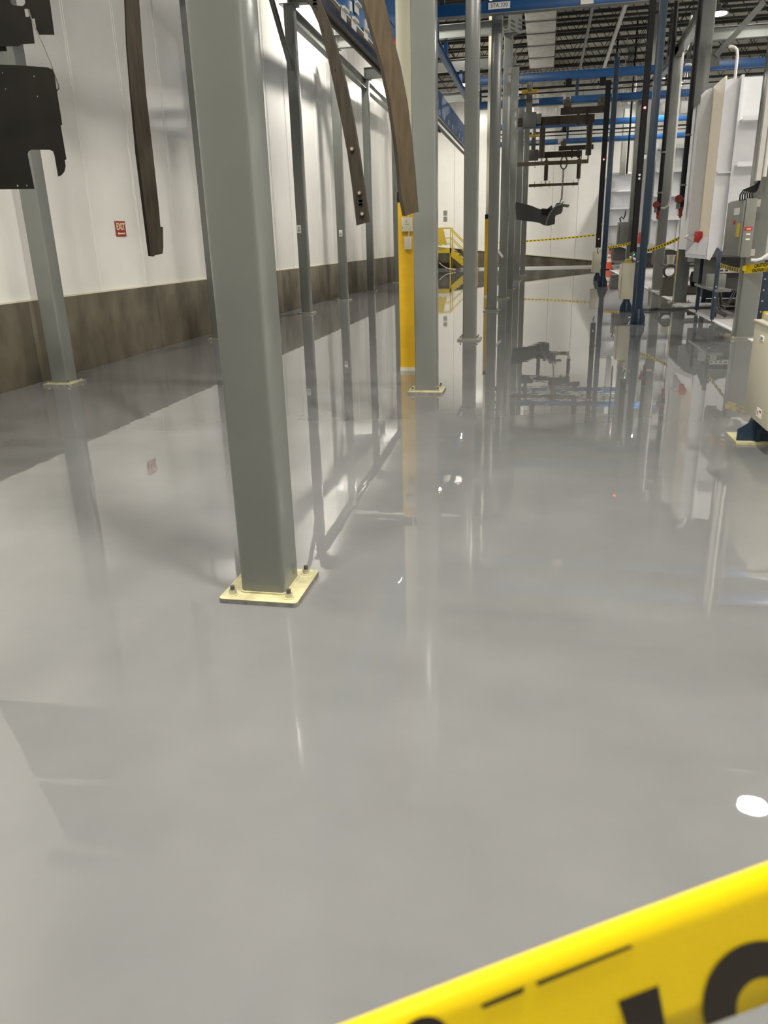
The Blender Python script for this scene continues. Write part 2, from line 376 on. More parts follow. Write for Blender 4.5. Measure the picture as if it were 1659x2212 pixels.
t = thing('knee_brace', 'grey diagonal knee brace rising right from the strapped column under the bright lamp', 'brace', (x, y, 5), 'grey knee braces')
p = at(1545, 122, y); q = at(1650, 5, y)
obj('brace', MB().beam(p, q, .12, .13, (-.7, 0, .7)), 'grey', t); obj('gusset', MB().box(x+.153, p.x+.1, y-.01, y+.01, p.z-.2, p.z+.16), 'grey', t)

# building columns: cream H sections wrapped yellow below
def hcol(px, py, ztop_y, label, wrap=.19):
    p = fl(px, py); x0 = p.x; y0 = p.y
    t = thing('building_column', label, 'column', (x0+wrap/2, y0+.1, 0), 'cream building columns')
    cx, cy = x0+wrap/2, y0+wrap/2+.02
    obj('shaft', MB().box(cx-.085, cx+.085, cy-.1, cy-.083, ztop_y+.1, 9.05).box(cx-.085, cx+.085, cy+.083, cy+.1, ztop_y+.1, 9.05).box(cx-.008, cx+.008, cy-.083, cy+.083, ztop_y+.1, 9.05), 'cream', t)
    obj('yellow_wrap', MB().rpost(cx, cy, wrap+.02, wrap+.05, .05, ztop_y, .02), 'yellow', t)
    obj('black_band', MB().rpost(cx, cy, wrap+.024, wrap+.054, ztop_y, ztop_y+.12, .02), 'black', t)
    obj('foot', MB().rpost(cx, cy, wrap+.03, wrap+.06, .0, .05, .02), 'cream', t)
    return t, cx, cy
t, cx, cy = hcol(866.5, 801, 2.12, 'cream H-shaped building column wrapped yellow below, with electrical boxes on it')
yf = cy-.125
obj('junction_box', MB().box(cx-.045, cx+.09, yf-.06, yf, 1.77, 1.94, .006), 'boxcream', t)
obj('switch_box', MB().box(cx-.012, cx+.075, yf-.07, yf, 1.555, 1.71, .006), 'boxcream', t)
obj('conduit', MB().cyl((cx+.042, yf-.02, 1.94), (cx+.042, yf-.02, 2.6), .01, 8).cyl((cx+.042, yf-.02, 1.70), (cx+.042, yf-.02, 1.78), .01, 8), 'steel', t)
obj('latch', MB().box(cx+.02, cx+.026, yf-.064, yf-.06, 1.88, 1.9).box(cx+.0, cx+.05, yf-.063, yf-.06, 1.855, 1.859).box(cx-.033, cx-.026, yf-.064, yf-.06, 1.80, 1.825), 'grey_dark', t)
hcol(1045.5, 642, 2.22, 'farther cream building column with yellow wrap and black band, behind the fourth middle column')

# ------------------------------------------------------------------ wall signs and stickers
p = atx(246, 477, XW); q = atx(272, 511, XW)
t = thing('exit_sign', 'red EXIT sign with cream letters and left arrow on the white wall', 'sign', (XW+.02, (p.y+q.y)/2, q.z))
ya, yb_, za, zb_ = p.y, q.y, q.z, p.z
obj('plate', MB().box(XW+.008, XW+.014, ya, yb_, za, zb_, .002), 'sign', t)
obj('border', MB().box(XW+.014, XW+.0150, ya+.012, ya+.016, za+.012, zb_-.012).box(XW+.014, XW+.015, yb_-.016, yb_-.012, za+.012, zb_-.012).box(XW+.014, XW+.015, ya+.016, yb_-.016, za+.012, za+.016).box(XW+.014, XW+.015, ya+.016, yb_-.016, zb_-.016, zb_-.012), 'red', t)
text('EXIT', .138, (XW+.016, (ya+yb_)/2, za+.145), (0, 1, 0), (0, 0, 1), 'signtxt', t, bold=.005, sx=.92)
ym = (ya+yb_)/2; xa = XW+.0155
obj('arrow', MB().prism([(xa, ym-.12, za+.045), (xa, ym-.075, za+.072), (xa, ym-.075, za+.055), (xa, ym+.09, za+.055), (xa, ym+.12, za+.07), (xa, ym+.105, za+.045), (xa, ym+.12, za+.02), (xa, ym+.09, za+.035), (xa, ym-.075, za+.035), (xa, ym-.075, za+.018)], (.001, 0, 0)), 'signtxt', t)
for key, px, py, lb in (('c3', 646, 495, 'white number sticker on the first sticker column'), ('c4', 736, 504, 'white number sticker on the second sticker column')):
    x, y = COLS[key]; yf = y-.1175; p = at(px, py, yf)
    o = obj('number_sticker', MB().box(p.x-.05, p.x+.05, yf-.004, yf-.0005, p.z-.09, p.z+.09, .0015), 'sticker')
    tag(o, lb, 'sticker', 'number stickers on columns')
    text('511', .075, (p.x, yf-.0045, p.z), (0, 0, 1), (-1, 0, 0), 'black', o, bold=.003)
p = at(960, 455, YB-.07); q = at(964, 479, YB-.07)
t = thing('wall_notice', 'small grey notice on the end wall above the yellow stairs', 'sign', (p.x, YB-.07, q.z))
obj('sheet', MB().box(p.x-.06, q.x+.06, YB-.075, YB-.062, q.z+.33, p.z), 'cabgrey', t); obj('sheet', MB().box(p.x-.06, q.x+.06, YB-.075, YB-.062, q.z, q.z+.28), 'cabgrey', t)

# ------------------------------------------------------------------ overhead conveyor along the left bay
XC = -2.87
p0, p1 = atx(700, 20, XC+.13), atx(1010, 312, XC+.13)
zg = (p0.z+p1.z)/2; yg0, yg1 = 7.5, p1.y+1.5
t = thing('conveyor_guard', 'long blue sheet-metal guard trough under the overhead conveyor of the left bay', 'conveyor', (XC, 24, zg))
n = 15; dy = (yg1-yg0)/n
sp = MB().box(-.004, .004, .01, dy-.01, 0, .62).mesh('side_panel'); sp.materials.append(M['blue'])
sl = MB().box(-.004, .004, .01, dy-.01, 0, .26).mesh('side_panel'); sl.materials.append(M['blue'])
pn = MB().box(-.13, -.03, .005, dy-.005, 0, .02).box(.105, .126, .005, dy-.005, 0, .02).mesh('floor_pan'); pn.materials.append(M['grey_dark'])
for k in range(n):
    inst('side_panel', sp, (XC+.13, yg0+k*dy, zg+.02), t)
    if yg0+(k+1)*dy < 23.6: inst('side_panel', sl, (XC-.13, yg0+k*dy, zg+.02), t)
    inst('floor_pan', pn, (XC, yg0+k*dy, zg), t)
for s in (-1, 1): obj('edge_angle', MB().box(XC+s*.13-.02, XC+s*.13+.02, yg0, yg1 if s > 0 else 23.4, zg-.05, zg-.012).box(XC+s*.137-.008, XC+s*.137+.008, yg0, yg1 if s > 0 else 23.4, zg-.012, zg+.03), 'steel_dark', t)
obj('edge_strip', MB().box(XC+.152, XC+.158, yg0, yg1, zg-.01, zg+.012), 'galv', t)
m = MB()
for k in range(24):
    yy = yg0+.5+k*(yg1-yg0-1)/23
    m.box(XC+.134, XC+.15, yy-.05, yy+.05, zg+.1, zg+.22)
stuff(obj('clips', m, 'galv', t))
for px_, py_ in ((742, 28), (764, 50), (790, 72), (770, 16)):
    q = atx(px_, py_, XC+.16); obj('bracket', MB().box(XC+.158, XC+.21, q.y-.13, q.y+.13, q.z+.02, q.z+.05).box(XC+.158, XC+.168, q.y-.13, q.y+.13, q.z-.08, q.z+.06), 'galv', t)
obj('warning_label', MB().prism([(XC+.136, 15.1, zg+.22), (XC+.136, 15.9, zg+.22), (XC+.136, 15.1, zg+.5)], (.004, 0, 0)), 'orange', t)
# rail and hanger posts
t = thing('conveyor_rail', 'blue overhead conveyor rail running along the left bay above its guard', 'conveyor', (XC, 20, 6.3))
obj('rail', MB().ibeam((XC, 1.0, 6.3), (XC, yg1+2, 6.3), .12, .2), 'blue', t)
for yy in (4, 8.9, 13.9, 19.3, 23.7, 27.7, 33.4): obj('hanger', MB().box(XC-.05, XC+.05, yy-.04, yy+.04, 6.4, 6.75), 'blue', t)
t = bpy.data.objects['conveyor_guard']
for k in range(4): obj('panel', MB().box(XC+.136, XC+.156, 7.9+k*3.2, 11.04+k*3.2, zg+.645, 6.71), 'blue', t)
for k in range(-2, 2): obj('post', MB().box(XC+.16, XC+.24, 17.4+k*2.9, 17.5+k*2.9, 6.1, 6.75), 'blue', t)

# transverse conveyors
def transverse(y, x0, x1, tags, label, zu=6.62, zl=5.9, tl=True):
    t = thing('cross_conveyor', label, 'conveyor', ((x0+x1)/2, y, zl), 'blue cross conveyors')
    obj('upper_beam', MB().box(x0, x1, y-.08, y+.08, zu, zu+.26, .01), 'blue', t)
    obj('lower_rail', MB().box(x0, x1, y-.07, y+.07, zl, zl+.22, .01), 'blue', t)
    obj('rail_lip', MB().box(x0, x1, y-.085, y+.085, zl-.018, zl-.001), 'grey_dark', t)
    for k, zz_ in enumerate((zl+.36, zl+.50)): obj('power_bar', MB().box(x0, x1, y-.03, y+.03, zz_, zz_+.035+.03*k), 'black', t)
    n_ = int((x1-x0)/3)
    for k in range(n_+1):
        xx = x0+.2+k*(x1-x0-.4)/n_
        obj('hanger', MB().box(xx-.05, xx+.05, y-.05, y+.05, zl+.2, zu+.02), 'navy', t)
    for xx, s_ in tags:
        pl = obj('rail_label', MB().box(xx-.22, xx+.22, y-.092, y-.082, zl+.06, zl+.18), 'sticker', t)
        if s_: text(s_, .1, (xx, y-.0935, zl+.12), (1, 0, 0), (0, 0, 1), 'black', pl)
    obj('splice_plate', MB().box(x0+3.0, x0+3.25, y-.094, y-.082, zl+.01, zl+.21), 'galv', t)
    return t
transverse(18.35, -2.5, 7.5, [(-1.12, 'STA 320')], 'near blue cross conveyor across the top of the picture with a station label', zl=6.03, zu=6.75)
transverse(29.6, -2.6, 14, [(-.62, '')], 'blue cross conveyor of two rails above the dark hanging part')
transverse(41.5, -2.6, 14, [(-.6, '')], 'far blue cross conveyor of two rails before the end wall')
for yy_, xx_, lb in ((29.6, -.72, 'grey drive unit with yellow guards on the blue cross conveyor above the dark hanging part'), (41.5, -.75, 'dark drive unit with yellow guards on the far blue cross conveyor')):
    t = thing('drive_unit', lb, 'motor', (xx_, yy_, 5.3), 'conveyor drive units')
    obj('gearbox', MB().box(xx_-.2, xx_+.25, yy_-.3, yy_-.1, 5.2, 5.68, .02).box(xx_+.25, xx_+.42, yy_-.28, yy_-.12, 5.3, 5.62, .02), 'tank', t)
    obj('motor', MB().cyl((xx_, yy_-.2, 6.2), (xx_, yy_-.2, 6.6), .1, 14), 'grey_dark', t); obj('mount', MB().box(xx_-.1, xx_+.1, yy_-.25, yy_-.1, 5.68, 6.25), 'steel_dark', t)
    obj('guard', MB().box(xx_-.26, xx_-.06, yy_-.34, yy_-.3, 6.3, 6.36).box(xx_+.06, xx_+.26, yy_-.34, yy_-.3, 6.3, 6.36).box(xx_-.26, xx_+.26, yy_-.31, yy_-.1, 6.26, 6.3), 'yellow', t)
def trolley(t, x, y, z):
    obj('trolley', MB().box(x-.13, x+.13, y-.1, y+.1, z, z+.22, .02).box(x-.06, x+.06, y-.12, y+.12, z+.22, z+.3).cyl((x-.09, y-.14, z+.18), (x-.09, y+.14, z+.18), .06, 10).cyl((x+.09, y-.14, z+.18), (x+.09, y+.14, z+.18), .06, 10), 'steel_dark', t)
    obj('drive_head', MB().box(x-.1, x+.1, y-.1, y+.1, z+.62, z+.85, .01).box(x-.16, x-.12, y-.04, y+.04, z+.7, z+.76), 'black', t)
def carrier(y, pts, label):
    """pts give pixel landmarks: tie bar ends, main bar ends, rod tops/bottoms, lower bar ends"""
    P = {k: at(v[0], v[1], y) for k, v in pts.items()}
    t = thing('load_carrier', label, 'carrier', (P['m0'].x, y, P['l0'].z), 'hanging load carriers')
    bar = lambda nm, a, b, h, w, m: obj(nm, MB().beam(a, b, w, h), m, t)
    lv = lambda a, b: (Vector((a.x, y, (a.z+b.z)/2)), Vector((b.x, y, (a.z+b.z)/2)))
    a, b = lv(P['t0'], P['t1']); bar('tie_bar', a, b, .2, .14, 'rawsteel')
    obj('pin', MB().box((a.x+b.x)/2-.22, (a.x+b.x)/2-.14, y-.04, y+.04, a.z-.45, a.z).box((a.x+b.x)/2+.06, (a.x+b.x)/2+.14, y-.04, y+.04, a.z-.45, a.z), 'rawsteel', t)
    for k in ('t0', 't1'):
        s = 1 if k == 't0' else -1
        trolley(t, P[k].x+s*.22, y, P[k].z+.1)
    a, b = lv(P['m0'], P['m1']); bar('main_bar', a, b, .26, .16, 'rawsteel')
    for k in ('0', '1'):
        r0, r1 = P['r'+k], P['s'+k]; x = (r0.x+r1.x)/2
        obj('shock_rod', MB().cyl((x, y-.1, r0.z), (x, y-.1, r1.z+.12), .095, 12).cyl((x, y-.1, a.z), (x, y-.1, r0.z), .05, 10), 'rawsteel', t)
        obj('eye', MB().cyl((x-.03, y-.1, r1.z+.05), (x+.03, y-.1, r1.z+.05), .06, 12).cyl((x, y-.1, r1.z+.05), (x, y-.1, r1.z+.14), .03, 8), 'steel', t)
    a, b = lv(P['l0'], P['l1']); bar('lower_bar', a, b, .12, .12, 'rawtan')
    m = MB()
    for f in (.12, .25, .42, .9): m.cyl((a.x+(b.x-a.x)*f, y, a.z-.13), (a.x+(b.x-a.x)*f, y, a.z+.18), .014, 6)
    stuff(obj('pegs', m, 'steel_dark', t))
    return t, P
tc, P = carrier(29.6, dict(t0=(1211, 240), t1=(1313, 236), m0=(1110, 265), m1=(1284, 257), r0=(1173, 278), s0=(1169, 350), r1=(1274, 265), s1=(1270, 344), l0=(1118, 357), l1=(1271, 347)), 'near load carrier of brown steel bars with two shock rods and a hooked chain')
carrier(41.5, dict(t0=(1207, 322), t1=(1282, 316), m0=(1142, 337), m1=(1257, 331), r0=(1181, 347), s0=(1178, 396), r1=(1252, 344), s1=(1248, 392), l0=(1142, 402), l1=(1249, 396)), 'far load carrier of dark steel bars with two shock rods')
# chain + hanging part
t = thing('hook_chain', 'steel chain looped over the lower bar, holding up the dark part', 'chain', tuple(at(1214, 436, 29.45)))
xh = at(1218, 350, 29.6); zlb = (P['l0'].z+P['l1'].z)/2
ring = [(xh.x+.11*math.cos(a)*1.0, 29.6+.02*math.sin(a), zlb-.02+.2*math.sin(a)) for a in [2*math.pi*k/20 for k in range(21)]]
obj('ring', MB().tube([(p[0], 29.6-.09, p[2]) for p in ring], .022, 6), 'rawsteel', t)
c0 = Vector((xh.x, 29.51, zlb-.22)); c1 = at(1213, 430, 29.51)
m = MB(); nl = 26
for k in range(nl):
    a = c0.lerp(c1, k/nl); b = c0.lerp(c1, (k+1.25)/nl); d = .022
    if k % 2: m.tube([a+Vector((-d, 0, 0)), b+Vector((-d, 0, 0)), b+Vector((d, 0, 0)), a+Vector((d, 0, 0)), a+Vector((-d, 0, 0))], .012, 5)
    else: m.tube([a+Vector((0, -d, 0)), b+Vector((0, -d, 0)), b+Vector((0, d, 0)), a+Vector((0, d, 0)), a+Vector((0, -d, 0))], .012, 5)
stuff(obj('links', m, 'steel_dark', t))
obj('hook', MB().tube([at(x, y_, 29.5) for x, y_ in ((1213, 429), (1211, 432), (1209.5, 438), (1208, 443))], .018, 6), 'steel_dark', t)
P2 = lambda *l: [at(x, y_, 29.35) for x, y_ in l]
t = thing('hanging_part', 'dark grey moulded part hanging on the chain of the near load carrier', 'machine part', tuple(at(1165, 487, 29.45)))
outline = P2((1112, 435), (1120, 437), (1150, 445), (1161, 450), (1168, 452), (1172, 450), (1182, 451), (1188, 446), (1192, 443.5), (1193.5, 446), (1193, 449), (1198, 447), (1201, 440), (1205, 438), (1214, 439.5), (1216, 446), (1215, 456), (1212, 461), (1206, 463), (1201, 464.5), (1199, 470), (1199, 479), (1198, 484), (1193, 485), (1187, 487), (1181, 487.5), (1174, 486), (1165, 481), (1150, 478.5), (1130, 476.5), (1115.5, 474))
obj('body', MB().prism(outline, (0, .5, 0)), mat('moulding', (.03, .031, .032), .5), t)
obj('edge_strip', MB().tube([p+Vector((0, -.02, 0)) for p in P2((1179, 486), (1181, 475), (1187, 462), (1195, 451), (1203, 444), (1213, 442))], .03, 6), 'grey_dark', t)
obj('arm', MB().tube(P2((1213, 442), (1230, 444)), .025, 6).tube(P2((1213, 445), (1228, 447)), .02, 6).tube(P2((1214, 442), (1217, 435)), .02, 6), 'steel_dark', t)
obj('recess', MB().prism([p+Vector((0, -.015, 0)) for p in P2((1169, 452), (1182, 452), (1190, 450), (1188, 458), (1182, 466), (1170, 464))], (0, .03, 0)), 'black', t)

# ------------------------------------------------------------------ parts hanging in the foreground
YC = 6.15
t = thing('load_carrier', 'carrier bar above the picture holding the long brown steel bars', 'carrier', (-2, YC, 3.5), 'hanging load carriers')
obj('main_bar', MB().box(-3.5, -.8, YC-.05, YC+.05, 3.75, 3.87), 'rawsteel', t)
for x in (XC, ): obj('hanger_rod', MB().cyl((x, YC, 3.86), (x, YC, 6.2), .03, 8), 'rawsteel', t)
obj('trolley', MB().box(XC-.15, XC+.15, YC-.1, YC+.1, 6.08, 6.2), 'steel_dark', t)
def bar3(pxl, Y, depth):
    pass
# long straight channel
L = [(268, -90), (268, 0), (272, 100), (280, 200), (292, 330), (307, 450), (320, 553)]
Rr = [(300, -90), (300, 0), (307, 100), (315, 200), (330, 330), (343, 450), (351, 548)]
t = thing('hanging_bar', 'long straight brown steel channel hanging left of the big column', 'steel bar', tuple(at(335, 552, YC)), 'hanging steel bars')
def strip(edgeL, edgeR, Y, vec):
    a = [at(x, y_, Y) for x, y_ in edgeL]; b = [at(x, y_, Y) for x, y_ in edgeR]
    m = MB(); v = Vector(vec); R = []
    for p, q in zip(a, b): R.append([m.bm.verts.new(c) for c in (p, q, q+v, p+v)])
    for r0, r1 in zip(R, R[1:]):
        for k in range(4): m.bm.faces.new((r0[k], r0[(k+1) % 4], r1[(k+1) % 4], r1[k]))
    m.bm.faces.new(R[0]); m.bm.faces.new(R[-1][::-1])
    return m
top = [(266, -330)] + L; topR = [(296, -330)] + Rr
obj('web', strip([(x+(6 if y_ > 300 else 3), y_) for x, y_ in top], topR, YC, (0, .004, 0)), 'rawsteel', t)
obj('flange', strip(top, [(x+(8 if y_ > 300 else 4), y_+1) for x, y_ in top], YC+.001, (0, .05, 0)), 'darkplate', t)
obj('end_tab', MB().prism([at(x, y_, YC-.002) for x, y_ in ((341, 490), (350.5, 490), (351.5, 535), (350, 546), (341, 548))], (0, .012, 0)), 'rawsteel', t)
# curved bars
cl = [(640, -70), (665, 0), (688, 50), (707, 120), (722, 190), (737, 260), (750, 330), (760, 400), (770, 487)]
cr = [(664, -70), (690, 0), (711, 50), (731, 120), (749, 190), (763, 260), (775, 330), (785, 400), (796, 480)]
def curved(name, label, l, r, m_, Y, holes, dep):
    pb = at((l[-1][0]+r[-1][0])/2, l[-1][1], Y)
    t = thing(name, label, 'steel bar', tuple(pb), 'hanging steel bars')
    obj('web', strip(l, r, Y, (0, .006, 0)), m_, t)
    obj('flange', strip([(x-7 if dep < 0 else x, y_) for x, y_ in l], [(x+.5, y_) for x, y_ in l], Y+.002, (0, .06, 0)), 'rawsteel', t)
    obj('far_flange', strip([(x-.5, y_) for x, y_ in r], r, Y+.002, (0, .06, 0)), 'rawsteel', t)
    for hx, hy, kind in holes:
        p = at(hx, hy, Y)
        if kind == 'bolt':
            b = obj('bolt', MB().cyl(p+Vector((0, -.012, 0)), p, .018, 16), 'rawtan', t); obj('bolt_head', MB().cyl(p+Vector((0, -.02, 0)), p+Vector((0, -.012, 0)), .011, 12), 'steel', b)
        elif kind == 'slot':
            obj('slot', MB().cyl(p+Vector((0, -.0015, .02)), p+Vector((0, .002, .02)), .017, 16).cyl(p+Vector((0, -.0015, -.02)), p+Vector((0, .002, -.02)), .017, 16).box(p.x-.017, p.x+.017, p.y-.0015, p.y+.002, p.z-.02, p.z+.02), 'black', t)
        else:
            obj('hole', MB().cyl(p+Vector((0, -.0015, 0)), p+Vector((0, .002, 0)), .008, 12), 'black', t)
    return t
curved('hanging_bar', 'curved brown steel rail with bolts and a slot hanging right of the big column', cl, cr, 'rawsteel', YC,
       [(680, 4, 'slot'), (685, 19, 'h'), (697, 65, 'h'), (724, 152, 'h'), (761, 322, 'bolt'), (777, 417, 'bolt'), (779, 438, 'slot'), (783, 462, 'bolt')], 0)
cl2 = [(762, -70), (785, 0), (806, 70), (826, 140), (843, 220), (855, 300), (862, 360), (867, 420), (876, 466)]
cr2 = [(812, -70), (829, 0), (845, 70), (863, 140), (878, 220), (888, 300), (894, 360), (898, 410), (902, 458)]
curved('hanging_bar', 'plain tan curved steel rail hanging in front of the yellow-wrapped column', cl2, cr2, 'rawtan', YC+.05, [], -1)
# dark plates at upper left
YP = 5.0
t = thing('load_carrier', 'carrier bar above the picture holding the dark plates', 'carrier', (-3.4, YP, 3.9), 'hanging load carriers')
obj('main_bar', MB().box(-4.4, -2.8, YP-.05, YP+.05, 3.75, 3.87), 'rawsteel', t)
obj('hanger_rod', MB().cyl((XC, YP, 3.86), (XC, YP, 6.2), .03, 8), 'rawsteel', t); obj('trolley', MB().box(XC-.15, XC+.15, YP-.1, YP+.1, 6.08, 6.2), 'steel_dark', t)
def plate_with_holes(name, outline, holes, Y, th, m_, parent):
    cu = bpy.data.curves.new(name, 'CURVE'); cu.dimensions = '2D'; cu.fill_mode = 'BOTH'; cu.extrude = th/2
    for loop in [outline]+holes:
        sp_ = cu.splines.new('POLY'); sp_.points.add(len(loop)-1); sp_.use_cyclic_u = True
        for i, q in enumerate(loop): sp_.points[i].co = (q[0], q[1], 0, 1)
    o = bpy.data.objects.new(name, cu); COL.objects.link(o)
    dg = bpy.context.evaluated_depsgraph_get(); me = bpy.data.meshes.new_from_object(o.evaluated_get(dg)); bpy.data.objects.remove(o); bpy.data.curves.remove(cu)
    me.transform(Matrix(((1, 0, 0, 0), (0, 0, -1, Y), (0, 1, 0, 0), (0, 0, 0, 1))))
    return link(name, me, m_, parent, smooth=False)
def xz(l, Y): return [(p.x, p.z) for p in (at(x, y_, Y) for x, y_ in l)]
def circ(px, py, r, Y, n=16):
    p = at(px, py, Y); return [(p.x+r*math.cos(2*math.pi*k/n), p.z+r*math.sin(2*math.pi*k/n)) for k in range(n)]
t = thing('hanging_plate', 'large dark steel plate with notched edge and drilled holes at the left edge', 'steel plate', tuple(at(60, 408, YP)), 'hanging dark plates')
plate_with_holes('plate', xz([(-260, 128), (0, 139.5), (55, 142), (105, 146), (108, 148.5), (113, 149.5), (117, 160), (121, 188), (127, 225), (134, 269), (130.5, 270.5), (143, 344), (139.5, 346), (141.5, 358), (139, 370), (133, 378), (126, 381.5), (118, 335), (115, 327), (107, 323.5), (67, 323.5), (61, 327), (59, 333), (74, 408), (-260, 412)], YP),
                 [circ(5.5, 157, .006, YP), circ(73.5, 165, .006, YP), circ(12, 192, .006, YP), circ(81, 208.5, .006, YP), circ(38, 401, .007, YP), circ(58, 401, .007, YP)], YP, .006, 'darkplate', t)
t = thing('hanging_plate', 'smaller dark steel plate with windows above the large notched plate', 'steel plate', tuple(at(60, 100, YP)), 'hanging dark plates')
plate_with_holes('plate', xz([(-260, -180), (85, -180), (107, 0), (117, 75), (83, 75), (79, 62), (75.5, 40), (66.5, 40), (70, 60), (74.5, 94), (50, 95), (45, 96), (40, 100), (-260, 101)], YP+.03),
                 [xz([(22, -30), (52, -30), (55, 6), (53, 11), (49, 13), (30, 12), (25, 10), (22, 2)], YP+.03), xz([(52, 19), (60.5, 19), (64.5, 36), (57, 37), (54.5, 35)], YP+.03)], YP+.03, .006, 'darkplate', t)
obj('perforated_tab', MB().prism([at(x, y_, YP+.06) for x, y_ in ((-60, 100), (11.5, 100), (13, 110), (-60, 112))], (0, .01, 0)), 'black', t)
t = thing('wire_hanger', 'bent wire hook running down from the upper plate to the notched plate', 'wire', tuple(at(125, 195, YP)))
obj('wire', MB().tube([at(x, y_, YP+.015) for x, y_ in ((62, 20), (68, 42), (80, 68), (95, 100), (112, 142), (122, 172), (127, 186), (127, 191), (124, 195), (119, 196))], .0042, 6), 'steel_dark', t)

# ------------------------------------------------------------------ right side: blue posts, enclosures
def foot(m, cx, cy, w, h, zt, neck):
    """flared gusset foot in x-z"""
    for s in (-1, 1): pass
    m.prism([(cx-w/2, cy-.02, .012), (cx+w/2, cy-.02, .012), (cx+w/2, cy-.02, h), (cx+neck/2, cy-.02, zt), (cx-neck/2, cy-.02, zt), (cx-w/2, cy-.02, h)], (0, .04, 0))
    m.prism([(cx-.02, cy-w/2, .012), (cx-.02, cy+w/2, .012), (cx-.02, cy+w/2, h), (cx-.02, cy+neck/2, zt), (cx-.02, cy-neck/2, zt), (cx-.02, cy-w/2, h)], (.04, 0, 0))
    m.box(cx-w/2, cx+w/2, cy-w/2, cy+w/2, 0, .015)
    return m
p = fl(1378, 702); bx, by = p.x, p.y+.12
t = thing('blue_post', 'tall dark blue square post on a flared foot, nearest of the blue posts', 'post', (bx, by, 0), 'tall blue posts')
obj('post', MB().box(bx-.065, bx+.065, by-.065, by+.065, .02, 6.75, .008), 'navy', t); obj('foot', foot(MB(), bx, by, .27, .14, .30, .13), 'navy', t)
p = fl(1367.5, 686); b2x, b2y = p.x, p.y+.03
t = thing('blue_post', 'slimmer dark blue post right behind the nearest blue post, beside the beige enclosure', 'post', (b2x, b2y, 0), 'tall blue posts')
obj('post', MB().box(b2x-.035, b2x+.035, b2y-.035, b2y+.035, .012, 1.42, .006), 'navy', t); obj('base_plate', MB().box(b2x-.09, b2x+.09, b2y-.06, b2y+.06, 0, .012), 'galv', t)
p = fl(1301, 620.5); b3x, b3y = p.x, p.y+.12
t = thing('blue_post', 'farther tall blue post with a pointed top before the pale end wall', 'post', (b3x, b3y, 0), 'tall blue posts')
zt = at(1338, 124, b3y).z
obj('post', MB().box(b3x-.08, b3x+.08, b3y-.08, b3y+.08, .02, zt, .008).cyl((b3x, b3y, zt), (b3x, b3y, zt+.18), .11, 4, .005), 'navy', t); obj('foot', foot(MB(), b3x, b3y, .32, .16, .36, .16), 'navy', t)
def enclosure(px, py, Y, x0, x1, z0, z1, dep, label, lid=True, fx=None, ext=0):
    cx = (x0+x1)/2 if fx is None else fx; cy = Y+dep/2
    t = thing('control_enclosure', label, 'enclosure', (cx, cy, 0), 'beige enclosures on blue stands')
    obj('body', MB().box(x0, x1, Y, Y+dep, z0, z1, .006), 'boxcream', t)
    dr = obj('door', MB().box(x0-.045, x0-.003, Y+.015, Y+dep-.015, z0+.015, z1-.015, .006), 'boxcream', t)
    obj('latch', MB().box(x0-.06, x0-.045, Y+.05, Y+.08, z0+.15, z0+.22), 'steel', dr)
    obj('lip', MB().box(x0-.012, x1+.012, Y-.006, Y+dep+.006, z1, z1+.012), 'boxcream', t)
    m = MB(); foot(m, cx, cy, .26, .12, z0-.02 if z0 < .4 else .27, .12)
    if z0 >= .3: m.box(cx-.05, cx+.05, cy-.05, cy+.05, .1, z0)
    obj('stand', m, 'navy', t)
    return t
p = fl(1352, 675)
Y1 = p.y
a = at(1344, 575, Y1); b = at(1371, 646, Y1)
t = enclosure(0, 0, Y1-.02, at(1342, 610, Y1).x, at(1370, 610, Y1).x, at(1355, 646, Y1).z, at(1355, 569, Y1).z, .24, 'beige enclosure on a stubby blue stand beside the nearest blue post', fx=p.x)
obj('coiled_cable', MB().tube([at(x, y_, Y1+.05) for x, y_ in ((1351, 566), (1353, 561), (1358, 562), (1362, 560), (1368, 562), (1366, 566), (1358, 566), (1354, 565))], .022, 6), 'yellow2', t)
obj('shelf_bracket', MB().beam(at(1362, 555, Y1+.02), at(1384, 567, Y1-1.5), .05, .03), 'galv', t)
p = fl(1290, 607); Y2 = p.y
t = enclosure(0, 0, Y2, at(1282, 560, Y2).x, at(1298, 560, Y2).x, at(1290, 589, Y2).z, at(1290, 544.5, Y2).z, .35, 'small beige enclosure on a blue stand beside the farther blue post', fx=p.x)
obj('shelf_bracket', MB().beam(at(1293, 538, Y2+.02), at(1303, 541, Y2), .08, .05), 'galv', t)
# near enclosure at right edge
XE, ya, yb_, zb3, zt3 = 1.72, 6.15, 6.90, .21, .955
t = thing('control_enclosure', 'large beige enclosure cut by the right picture edge, on a blue gusset stand', 'enclosure', (XE+.2, 6.6, 0), 'beige enclosures on blue stands')
obj('body', MB().box(XE, XE+.36, ya, yb_, zb3, zt3, .008), 'boxcream', t)
obj('lid', MB().box(XE-.012, XE+.37, ya-.01, yb_+.01, zt3, zt3+.018, .005).box(XE+.05, XE+.36, ya+.05, yb_-.04, zt3+.018, zt3+.07, .006), 'boxcream', t)
cx, cy = 1.87, 6.72
m = MB().prism([(cx-.24, cy-.1, .02), (cx+.24, cy-.1, .02), (cx+.24, cy-.1, .11), (cx+.06, cy-.1, .205), (cx-.10, cy-.1, .205), (cx-.24, cy-.1, .11)], (0, .025, 0))
m.prism([(cx-.1, cy-.14, .02), (cx-.1, cy+.16, .02), (cx-.1, cy+.16, .12), (cx-.1, cy+.07, .205), (cx-.1, cy-.07, .205), (cx-.1, cy-.14, .12)], (.025, 0, 0)).box(cx-.06, cx+.06, cy-.06, cy+.06, .02, .21)
obj('stand', m, 'navy', t)
obj('base_plate', MB().box(cx-.26, cx+.28, cy-.18, cy+.2, 0.001, .018), 'plate', t)
